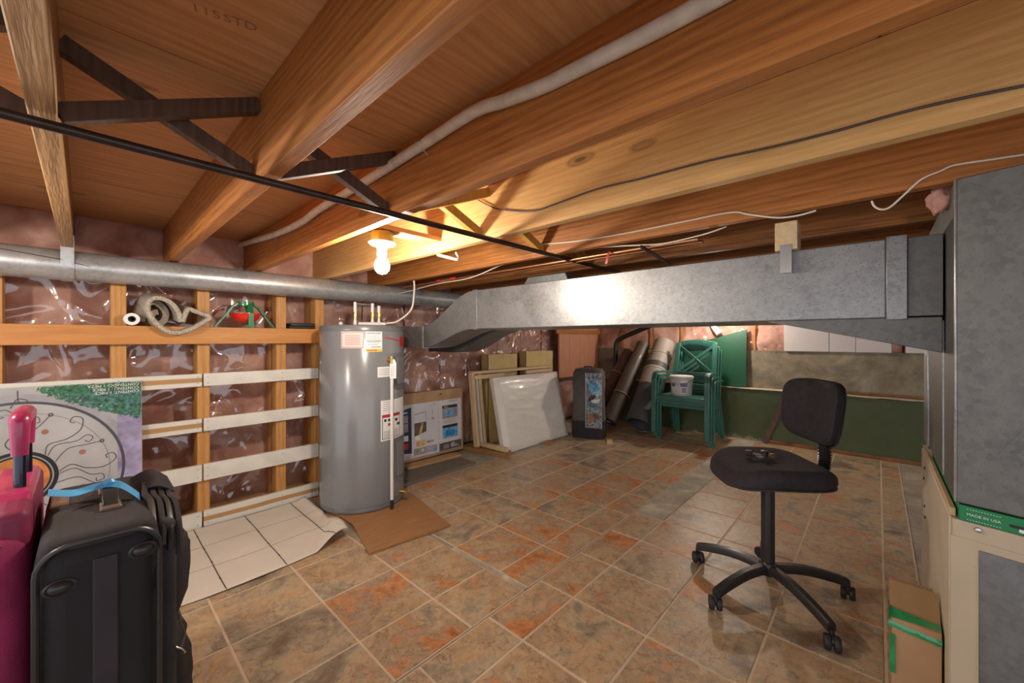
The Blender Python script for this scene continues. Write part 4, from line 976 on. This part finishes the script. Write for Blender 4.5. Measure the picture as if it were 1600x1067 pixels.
MB().tube([seatpt(2 * math.pi * k / 48, .985, False) + Vector((0, 0, .004)) for k in range(48)], .005, 6, closed=True).build('seat_piping', 'black_plastic', t)
Bx(-.09, .09, -.07, .07, -.02, .004); MB().obox(CC + Vector((0, 0, .52)), (.2, .13, .018), Matrix((ur, vr, Vector((0, 0, 1)))).transposed()).build('seat_plate', 'black_plastic', t, bevel=.003)
# ribbed support and back pad
bp0 = CC - ur * .215 - vr * -.0
MB().beam(CC - ur * .03 + Vector((0, 0, .513)), bp0 + Vector((0, 0, .513)), .05, .008).build('support_bar', 'black_plastic', t)
cols = [bp0 + Vector((0, 0, .513)), bp0 - ur * .015 + Vector((0, 0, .56)), bp0 - ur * .02 + Vector((0, 0, .63)), bp0 - ur * .012 + Vector((0, 0, .76))]
pth = catmull(cols, 16); MB().tube(pth, [.0215 + (.0055 if i % 2 else -.002) for i in range(len(pth))], 14).build('ribbed_sleeve', 'black_plastic', t, smooth=25)
bc = CC - ur * .205 + Vector((0, 0, .815)); Nb = (ur + Vector((0, 0, .12))).normalized(); Vb = Vector((0, 0, 1)) - Nb * Nb.z; Vb.normalize()
def backpt(a, r, f, o=0):
    cx, cy = sup(a, .5); w = .185 * (1 + .04 * cy) ; u = cx * r * w; v = cy * r * .135
    d = (.032 - .02 * (max(0, r - .75) / .25) ** 2) if f else -.012
    return bc + vr * u + Vb * v + Nb * (d + 1.1 * u * u + o)
n = 48; vs = []
for r in (.02, .3, .6, .8, .92, 1.): vs += [backpt(2 * math.pi * k / n, r, True) for k in range(n)]
for r in (1.0, .9, .02): vs += [backpt(2 * math.pi * k / n, r, False) for k in range(n)]
m = len(vs) // n
MB().add(vs, [(i * n + k, i * n + (k + 1) % n, (i + 1) * n + (k + 1) % n, (i + 1) * n + k) for i in range(m - 1) for k in range(n)] + [tuple(range(n - 1, -1, -1)), tuple((m - 1) * n + k for k in range(n))]).build('backrest', 'black_fabric', t, smooth=60)
vs = []
for r, o in ((1.02, .006), (1.03, -.004), (.98, -.012), (.6, -.018), (.02, -.02)): vs += [backpt(2 * math.pi * k / n, r, False, o) for k in range(n)]
MB().add(vs, [(i * n + k, i * n + (k + 1) % n, (i + 1) * n + (k + 1) % n, (i + 1) * n + k) for i in range(4) for k in range(n)] + [tuple(4 * n + k for k in range(n))]).build('back_shell', 'black_plastic', t, smooth=60)
# clamp lying on the seat
q = onz(1195, 716, .59); q.z = .590
c = thing('metal_clamp', 'small steel and black clamp gadget lying on the office chair seat', 'clamp', q)
MB().obox(q + Vector((0, 0, .006)), (.07, .03, .004), Matrix.Rotation(R(38), 3, 'Z')).build('plate', 'steel', c, bevel=.001)
MB().tube([q + RT * -.02 + FW * -.02 + Vector((0, 0, .008)), q + RT * .028 + FW * -.022 + Vector((0, 0, .007)), q + RT * .04 + Vector((0, 0, .009))], .0025, 6).build('wire_frame', 'steel', c)
MB().lathe([(.012, .006), (.012, .022), (.017, .024), (.017, .031), (.012, .034)], q, 14).build('knob', 'black_plastic', c)
MB().tube([q + RT * -.012 + FW * .01 + Vector((0, 0, .012)), q + RT * -.04 + FW * .022 + Vector((0, 0, .016))], .006, 8).build('shaft', 'steel', c)
MB().obox(q + RT * -.055 + FW * .03 + Vector((0, 0, .016)), (.026, .02, .024), Matrix.Rotation(R(20), 3, 'Z')).build('jaw', 'black_plastic', c, bevel=.003)
MB().obox(q + RT * .03 + FW * .004 + Vector((0, 0, .014)), (.03, .014, .012), Matrix.Rotation(R(38), 3, 'Z')).build('jaw', 'brass', c, bevel=.002)

# ------------------------------------------------------------------ along the left wall behind the heater
solo(Bx(-3.17, -2.66, 1.60, 2.40, -.003, .022), 'weathered_board', 'grey_board', 'weathered grey board lying on the concrete below the television carton', 'board', bevel=.002)
t = thing('television_carton', 'cardboard television carton with colour print standing behind the water heater', 'carton', (-3.12, 2.09, .026))
O = Vector((-3.075, 1.60, .026)); Vv = Vector((-.03, 0, 1)).normalized(); W, HH = 1.0, .615
fc = Face(O, (0, 1, 0), Vv)
MB().prism([fc.p(0, 0), fc.p(W, 0), fc.p(W, HH), fc.p(0, HH)], fc.N * -.09).build('carton', 'cardboard', t, bevel=.003)
fc.rect(.01, W - .02, .03, HH - .10, 'printed_front', 'print_light', t, lift=.001)
fc.rect(.70, .702, .03, HH - .10, 'printed_fold', 'print_grey', t, lift=.0014)
fc.poly([(.25, .10), (.40, .075), (.40, HH - .125), (.25, HH - .155)], 'printed_screen', 'print_navy', t, lift=.0014)
for k, (v0, v1, m) in enumerate(((.36, .42, 'print_mauve'), (.28, .345, 'print_mauve'), (.20, .24, 'print_white'), (.13, .17, 'print_red'))):
    fc.poly([(.265, v0), (.365, v0 - .006), (.365, v1 + .004), (.265, v1)], 'printed_icon', m, t, lift=.0018)
fc.rect(.30, .36, .44, .452, 'printed_caption', 'print_white', t, lift=.0018)
fc.poly([(.43, .22), (.56, .25), (.56, .435), (.43, .42)], 'printed_scene', 'print_brown', t, lift=.0014)
fc.poly([(.43, .34), (.556, .34), (.556, .43), (.43, .415)], 'printed_scene_sky', 'print_light', t, lift=.0018)
fc.poly([(.47, .225), (.50, .23), (.53, .33), (.51, .335)], 'printed_scene_path', 'print_gold', t, lift=.002)
for (u0, u1, v0, v1, m) in ((.44, .49, .185, .225, 'print_white'), (.45, .545, .125, .175, 'print_gold'), (.56, .64, .14, .16, 'print_mauve'), (.42, .68, .05, .11, 'print_mauve'), (.45, .48, .07, .095, 'print_gold'), (.50, .53, .07, .095, 'print_white'), (.56, .61, .075, .095, 'print_light')):
    fc.rect(u0, u1, v0, v1, 'printed_feature', m, t, lift=.0018)
fc.rect(.62, .65, .35, .37, 'printed_mark', 'print_mauve', t, lift=.0018); fc.rect(.625, .632, .39, .44, 'printed_mark', 'print_mauve', t, lift=.0018)
fc.rect(.635, .67, .045, .07, 'printed_badge', 'print_sky', t, lift=.002)
fc.text('N', .655, HH - .125, .035, 'lettering', 'print_grey', t, align='CENTER'); fc.text('HDMI', .33, .058, .024, 'lettering', 'print_grey', t)
fc.lines([.036, .044], .33, .46, .003, 'text_line', 'print_grey', t)
for (v0, m, m2) in ((.335, 'print_mauve', 'print_sky'), (.145, 'print_sky', 'print_blue')):
    fc.rect(.745, .93, v0, v0 + .125, 'printed_picture', m, t, lift=.0016); fc.rect(.745, .93, v0 + .098, v0 + .125, 'printed_banner', 'print_black', t, lift=.002)
    fc.rect(.785, .89, v0 + .02, v0 + .075, 'printed_screen', m2, t, lift=.0022)
fc.text('Smart', .765, .446, .022, 'lettering', 'print_white', t, lift=.0026)
fc.lines([.285 + .009 * k for k in range(5)], .75, .93, .0022, 'text_line', 'print_grey', t)
fc.rect(.705, W - .025, .032, .105, 'printed_footer', 'print_brown', t, lift=.0016)
fc.text('40', .84, .075, .052, 'lettering', 'print_white', t, lift=.0022); fc.lines([.05, .062], .84, .95, .004, 'text_line', 'print_white', t, lift=.0022)
fc.rect(.75, .82, .045, .085, 'printed_logo', 'print_grey', t, lift=.002)
fc.text('40 CLASS', .77, HH - .115, .012, 'lettering', 'print_grey', t) if False else fc.lines([HH - .12], .82, .94, .006, 'text_line', 'print_grey', t)
for u in (.32, .73): fc.poly([(u - .012, HH - .045), (u + .012, HH - .045), (u + .012, HH - .035), (u - .012, HH - .035)], 'hand_hole', 'print_black', t, lift=.0012)
M = Matrix.Rotation(R(-3), 3, 'Z')
solo(MB().obox((-2.955, 2.14, .033), (.10, .56, .022), M), 'pine_offcut', 'plank_y', 'short orange pine plank lying in front of the television carton', 'plank', bevel=.002)
solo(MB().obox((-2.87, 2.72, .022), (.52, .13, .05), Matrix.Rotation(R(10), 3, 'Z')), 'wood_block', 'brown_block', 'brown timber block on the floor under the pale door frame', 'block', bevel=.004)
# pale wooden frame with white strip, leaning on the wall
t = thing('wooden_frame', 'pale wooden frame with a white strip leaning behind the white slab', 'frame', (-2.98, 3.25, .05))
def fr(y, z): return Vector((-2.93 - .12 * z, y, z))
fa, fb = 2.66, 3.95
MB().beam(fr(fa, .055), fr(fa, .80), .035, .055, up=(1, 0, .1)).build('post', 'pale_post', t, bevel=.002)
MB().beam(fr(fa + .10, .055), fr(fa + .10, .77), .035, .04, up=(1, 0, .1)).build('post', 'pale_post', t, bevel=.002)
MB().beam(fr(fa + .055, .06), fr(fa + .055, .75), .01, .05, up=(1, 0, .1)).build('white_strip', 'white_paint', t)
MB().beam(fr(fa, .79), fr(fb, .79), .07, .028, up=(0, 0, 1)).build('top_rail', 'pale_plank', t, bevel=.002)
MB().beam(fr(fa, .745) + Vector((.04, 0, 0)), fr(fa + .42, .745) + Vector((.04, 0, 0)), .025, .04).build('short_rail', 'pale_plank', t, bevel=.002)
MB().beam(fr(fb - .5, .75) + Vector((.04, 0, 0)), fr(fb, .75) + Vector((.04, 0, 0)), .025, .04).build('short_rail', 'pale_plank', t, bevel=.002)
MB().beam(fr(fb, .0), fr(fb, .78), .035, .05, up=(1, 0, .1)).build('post', 'pale_post', t, bevel=.002)
MB().beam((-2.97, fa + .06, .076), (-2.60, fa + .085, .07), .05, .038).build('foot_rail', 'pale_plank', t, bevel=.002)
for (ya, yb, zt, lab) in ((2.93, 3.40, .965, 'open yellow cardboard carton behind the frame, nearer the television carton'), (3.55, 4.08, .985, 'open yellow cardboard carton behind the frame, nearer the grey bag')):
    c = thing('yellow_carton', lab, 'carton', (-3.10, (ya + yb) / 2, 0), group='yellow cartons behind the wooden frame')
    for a in ((-3.165, -3.16, ya, yb), (-3.065, -3.06, ya, yb), (-3.165, -3.06, ya, ya + .005), (-3.165, -3.06, yb - .005, yb)): Bx(*a, -.003, zt).build('carton_side', 'yellow_card', c)
    Bx(-3.165, -3.06, ya, yb, -.003, .004).build('carton_bottom', 'yellow_card', c)
# white plastic wrapped slab
t = thing('wrapped_slab', 'big white foam slab in plastic wrap leaning on the pale frame', 'slab', (-2.7, 3.28, 0))
ya, yb = 2.79, 3.87
def slab(u, v):
    y = ya + (yb - ya) * u; z = .006 + .735 * v
    e = (min(1, 14 * min(u, 1 - u)) * min(1, 12 * min(v, 1 - v))) ** .5
    fold = .007 * noise.ridged_multi_fractal(Vector((u * 2.2 - v * 2.2, u * 1.5 + v * 5.5, 1.)), 1., 2., 4, 1., 2.) * (.3 + u)
    return (-2.66 - .17 * v + .02 * e - .02 + fold * e, y, z)
MB().grid(slab, 70, 60).build('wrap_front', 'foam_wrap', t, smooth=180)
MB().prism([(-2.672, ya, .004), (-2.842, ya, .742), (-2.90, ya, .735), (-2.735, ya, .0)], (0, yb - ya, 0)).build('slab_core', 'foam_wrap', t, bevel=.008, seg=3)
solo(MB().obox((-2.62, 3.42, .008), (.09, .16, .022), Matrix.Rotation(R(12), 3, 'Z')), 'wood_scrap', 'brown_block', 'small flat wood scrap on the floor edge beside the white slab', 'scrap', bevel=.002)
solo(MB().obox((-2.17, 3.93, .004), (.06, .20, .008), Matrix.Rotation(R(30), 3, 'Z')), 'wood_scrap', 'pale_plank', 'thin pale wood sliver on the floor in front of the grey bag', 'scrap', bevel=.001)
# grey bag with clear pocket
bc0 = Vector((-2.47, 3.99, 0)); Mz = Matrix.Rotation(R(20.), 3, 'Z')
t = thing('grey_bag', 'upright grey and black bag with a clear front pocket beside the slab', 'bag', bc0)
def bagpt(x, y, z): return bc0 + Mz @ Vector((x, y, z))
def bagring(z, w, d, n=28):
    return [bagpt(*(lambda c: (c[0] * w, c[1] * d, z))(sup(2 * math.pi * k / n, .5))) for k in range(n)]
def bagmesh(rows, n=28):
    vs = []; 
    for z, w, d in rows: vs += bagring(z, w, d, n)
    m = len(rows); return MB().add(vs, [(i * n + k, i * n + (k + 1) % n, (i + 1) * n + (k + 1) % n, (i + 1) * n + k) for i in range(m - 1) for k in range(n)] + [tuple(range(n - 1, -1, -1)), tuple((m - 1) * n + k for k in range(n))])
bagmesh([(.0, .185, .13), (.05, .192, .135), (.20, .19, .135)]).build('base', 'black_fabric', t, smooth=60)
bagmesh([(.18, .188, .133), (.34, .178, .13), (.5, .172, .127), (.62, .182, .132), (.74, .175, .125), (.785, .15, .10), (.795, .1, .06)]).build('body', 'bag_grey', t, smooth=60)
def pock(u, v):
    z = .13 + .62 * v; x = -.01 + .185 * u; w = .006 * fbm((u * 3, v * 7, 2), 2.); return bagpt(x, -.139 - .02 * math.sin(math.pi * min(1, v * 1.2)) * math.sin(math.pi * u) + w, z)
MB().grid(pock, 12, 24).build('clear_pocket', 'clear_pocket', t, smooth=180)
for k, (u0, u1, v0, v1, m) in enumerate(((.2, .85, .64, .82, 'print_sky'), (.3, .7, .75, .84, 'print_blue'), (.15, .8, .38, .45, 'print_leaf_blue'), (.35, .9, .47, .53, 'print_light'), (.2, .6, .50, .60, 'print_black'), (.15, .55, .10, .24, 'print_rust'), (.5, .85, .16, .27, 'print_brown'))):
    def pc(u, v, u0=u0, u1=u1, v0=v0, v1=v1, k=k):
        w = 1 - .35 * abs(2 * v - 1) ** 2
        return Vector(pock((u0 + u1) / 2 + (u1 - u0) * (u - .5) * w + .05 * math.sin(v * 5 + k), v0 + (v1 - v0) * (v + .12 * math.sin(u * 4 + k)))) + Mz @ Vector((0, -.0015 - .0004 * k, 0))
    MB().grid(pc, 8, 8).build('pocket_content', m, t, smooth=180)
MB().tube([pock(0, v / 20) for v in range(21)] + [pock(u / 6, 1) for u in range(1, 7)], .004, 6).build('zip', 'steel', t)
MB().tube([bagpt(-.06, 0, .79), bagpt(-.05, 0, .81), bagpt(.03, 0, .81), bagpt(.05, 0, .785)], .008, 6).build('carry_handle', 'black_fabric', t)

# ------------------------------------------------------------------ rolls in the corner
def roll(name, label, p0, p1, r0, r1, mat, core=None, mat2=None, split=.0, hollow=.75):
    p0, p1 = Vector(p0), Vector(p1); ax = (p1 - p0); Lr = ax.length; M = ax.to_track_quat('Z', 'Y').to_matrix()
    t = thing(name, label, 'roll', (p0.x, p0.y, max(0, p0.z - r0)), group=None)
    if mat2: MB().lathe([(r0 * hollow, .002), (r0, 0), (r0 + (r1 - r0) * split, Lr * split)], p0, 36, M, capped=False).build('lower_sheet', mat2, t)
    MB().lathe([(r0 + (r1 - r0) * split + (.004 if mat2 else 0), Lr * split), (r1, Lr), (r1 * hollow, Lr), (r1 * hollow, Lr - .2)], p0, 36, M, capped=False).build('sheet', mat, t)
    MB().lathe([(r0, 0.001), (r0 * hollow, 0.), (r0 * hollow, Lr * .7)], p0, 36, M, capped=False).build('inner_turn', mat2 or mat, t)
    if core:
        sp = []
        for i in range(140):
            a = i * .22; rr = r0 * (.28 + .68 * i / 140); sp.append(p0 + M @ Vector((rr * math.cos(a), rr * math.sin(a), -.004)))
        MB().sheet(sp, M @ Vector((0, 0, 0)), M @ Vector((0, 0, .06)), r0 * .05).build('spiral_end', mat, t)
        MB().lathe([(r0 * .14, -.006), (r0 * .26, -.006), (r0 * .26, .1), (r0 * .14, .1), (r0 * .14, -.006)], p0, 20, M, capped=False).build('core', core, t)
    return t, p0, M, Lr
t, p0, M, Lr = roll('underlay_roll', 'dark rolled sheet with spiral end leaning between bag and taupe roll', (-2.44, 4.40, .115), (-2.30, 5.08, 1.06), .105, .085, 'roll_dark', core='pale_plank')
MB().tube([p0 + M @ Vector((.106 * math.cos(a / 8), .106 * math.sin(a / 8), Lr * .33)) for a in range(51)], .007, 6).build('tan_strap', 'strap_tan', t)
t, p0, M, Lr = roll('brown_roll', 'dark brown rolled sheet leaning behind the spiral-ended roll', (-2.72, 4.50, .09), (-2.52, 5.10, .96), .085, .072, 'roll_brown')
MB().tube([p0 + M @ Vector((.086 * math.cos(a / 8), .086 * math.sin(a / 8), Lr * .66)) for a in range(51)], .007, 6).build('tan_strap', 'strap_tan', t)
t, p0, M, Lr = roll('foam_roll', 'wide taupe rolled foam sheet tied with white string beside green chairs', (-2.055, 4.42, .13), (-2.035, 5.12, 1.08), .165, .125, 'roll_taupe', mat2='roll_slate', split=.42, hollow=.86)
for f, r in ((.62, .146), (.82, .139)): MB().tube([p0 + M @ Vector((r * math.cos(a / 8), r * math.sin(a / 8), Lr * f)) for a in range(51)], .0035, 6).build('string', 'white_wire', t)
e = [p0 + (M @ Vector((0, 0, Lr * (.12 + .86 * k / 12)))) - RT * (.166 - .04 * k / 12 + .006 * math.sin(k * 1.3)) - FW * .05 for k in range(13)]
MB().sheet(catmull(e, 4), FW * -.016, FW * .016, .008).build('loose_edge', 'roll_taupe', t)
ps = [ony(961, 572, 5.1), ony(962, 548, 5.1), ony(963, 537, 5.1), ony(968, 530, 5.1), ony(985, 522, 5.08), ony(1025, 505, 5.04), ony(1060, 490, 5.0)]
solo(MB().tube(catmull(ps, 5), .033, 14), 'drain_pipe', 'black_plastic', 'black plastic drain pipe with an elbow in the far corner', 'pipe')

# ------------------------------------------------------------------ stacked green chairs
def green_chair(loc, label):
    x0, y0, z0 = loc
    t = thing('garden_chair', label, 'chair', loc, 0, 'stacked green garden chairs')
    P = lambda x, y, z: Vector((x0 + x, y0 + y, z0 + z)); m = 'chair_green'; w = .28
    for s in (-1, 1):
        MB().beam(P(s * w, 0, 0), P(s * w, .005, .60), .05, .038, up=(0, 1, 0)).build('leg', m, t, bevel=.004)
        MB().beam(P(s * (w - .03), .50, 0), P(s * (w - .045), .40, .42), .042, .036, up=(0, 1, 0)).build('leg', m, t, bevel=.004)
        pa = catmull([P(s * w, .0, .585), P(s * (w - .004), .03, .655), P(s * (w - .008), .09, .675), P(s * (w - .015), .25, .672), P(s * (w - .03), .43, .66)], 5)
        mb = MB()
        for a, b2 in zip(pa, pa[1:]): mb.beam(a, b2 + (b2 - a) * .15, .052, .022, up=(0, 0, 1))
        mb.build('armrest', m, t, bevel=.003)
        MB().beam(P(s * (w - .055), .40, .38), P(s * (w - .075), .56, 1.0), .05, .028, up=(0, 1, 0)).build('back_post', m, t, bevel=.004)
        MB().beam(P(s * (w - .02), .02, .40), P(s * (w - .045), .42, .385), .03, .05).build('side_rail', m, t, bevel=.003)
    for k in range(6): Bx(x0 - w + .03, x0 + w - .03, y0 + .02 + k * .066, y0 + .076 + k * .066, z0 + .405 - k * .004, z0 + .423 - k * .004).build('seat_slat', m, t, bevel=.003)
    Bx(x0 - w + .02, x0 + w - .02, y0 - .012, y0 + .02, z0 + .375, z0 + .425).build('front_apron', m, t, bevel=.004)
    bk = lambda u, v: P(u * (w - .055 - .02 * v), .40 + .16 * v, .38 + .62 * v)
    tp = catmull([bk(-1, .98), bk(-.5, 1.015), bk(0, 1.03), bk(.5, 1.015), bk(1, .98)], 4); mb = MB()
    for a, b2 in zip(tp, tp[1:]): mb.beam(a, b2 + (b2 - a) * .1, .022, .05)
    mb.build('top_rail', m, t, bevel=.003)
    MB().beam(bk(-1, .42), bk(1, .42), .022, .045).build('lower_rail', m, t, bevel=.003)
    MB().beam(bk(-1, .22), bk(1, .22), .022, .03).build('lower_rail', m, t, bevel=.003)
    MB().beam(bk(-.92, .45), bk(.92, .95), .018, .026).build('cross_bar', m, t, bevel=.002); MB().beam(bk(.92, .45), bk(-.92, .95), .018, .026).build('cross_bar', m, t, bevel=.002)
    return t
gl = ('green plastic armchair at the bottom of the stack, feet on the floor', 'green plastic armchair second from the floor in the stack', 'green plastic armchair on top of the stack, holding the white bucket')
for k in range(3): green_chair((-1.575 + .012 * (2 - k), 4.36 + .045 * (2 - k), .042 * k), gl[k])
q = Vector((-1.60, 4.50, .084 + .424))
t = thing('paint_bucket', 'white plastic bucket with printed label on the seat of the top green chair', 'bucket', q)
MB().lathe([(.098, 0), (.102, .006), (.120, .195), (.126, .197), (.126, .212), (.116, .214), (.112, .20), (.094, .012)], q, 36).build('pail', 'bucket_white', t)
MB().lathe([(.118, .212), (.118, .219), (.01, .221)], q, 36).build('lid', 'white_plastic', t)
def bpatch(a0, a1, z0, z1, name, mat, off):
    mb = MB(); vs = []; n = 12
    for i in range(n + 1):
        a = R(a0 + (a1 - a0) * i / n)
        for z in (z0, z1):
            r = .102 + .018 * (z - .006) / .19 + off; vs.append(q + Vector((r * math.cos(a), r * math.sin(a), z)))
    return mb.add(vs, [(2 * i, 2 * i + 2, 2 * i + 3, 2 * i + 1) for i in range(n)]).build(name, mat, t, smooth=180)
bpatch(228, 320, .03, .175, 'paper_label', 'print_white', .001); bpatch(228, 320, .105, .145, 'printed_band', 'label_lilac', .002); bpatch(255, 284, .03, .175, 'printed_panel', 'print_light', .003); bpatch(290, 314, .04, .095, 'printed_text', 'print_mauve', .003)
MB().tube(catmull([q + Vector((-.125, 0, .19)), q + Vector((-.09, -.10, .15)), q + Vector((0, -.135, .135)), q + Vector((.09, -.10, .15)), q + Vector((.125, 0, .19))], 6), .002, 6).build('bail_handle', 'steel', t)
# leaning sheet, modelled shadow and pipe stub on the back wall
solo(MB().prism([(-1.115, 5.17, .578), (-1.115, 5.215, 1.245), (-1.86, 5.205, 1.03), (-1.86, 5.17, .578)], (0, .012, 0)), 'green_sheet', 'sheet_green', 'green painted sheet with a slanted top standing on the wall ledge', 'sheet', bevel=.001, seg=1)
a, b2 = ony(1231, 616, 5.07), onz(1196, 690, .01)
solo(MB().beam((b2.x, 5.00, .006), (a.x, 5.062, .55), .045, .014, up=(0, 1, 0)), 'shadow_streak', 'dark_strut', 'narrow dark stick standing in for a shadow on the green painted wall', 'streak')  # a diagonal shadow on the green paint, built as a thin dark solid
ps = [ony(1113, 505, 5.2), ony(1118, 514, 5.2), ony(1124, 522, 5.19)]
solo(MB().tube(catmull(ps, 5), .035, 14), 'vent_stub', 'white_plastic', 'short pale grey pipe stub poking from insulation above the green sheet', 'pipe')
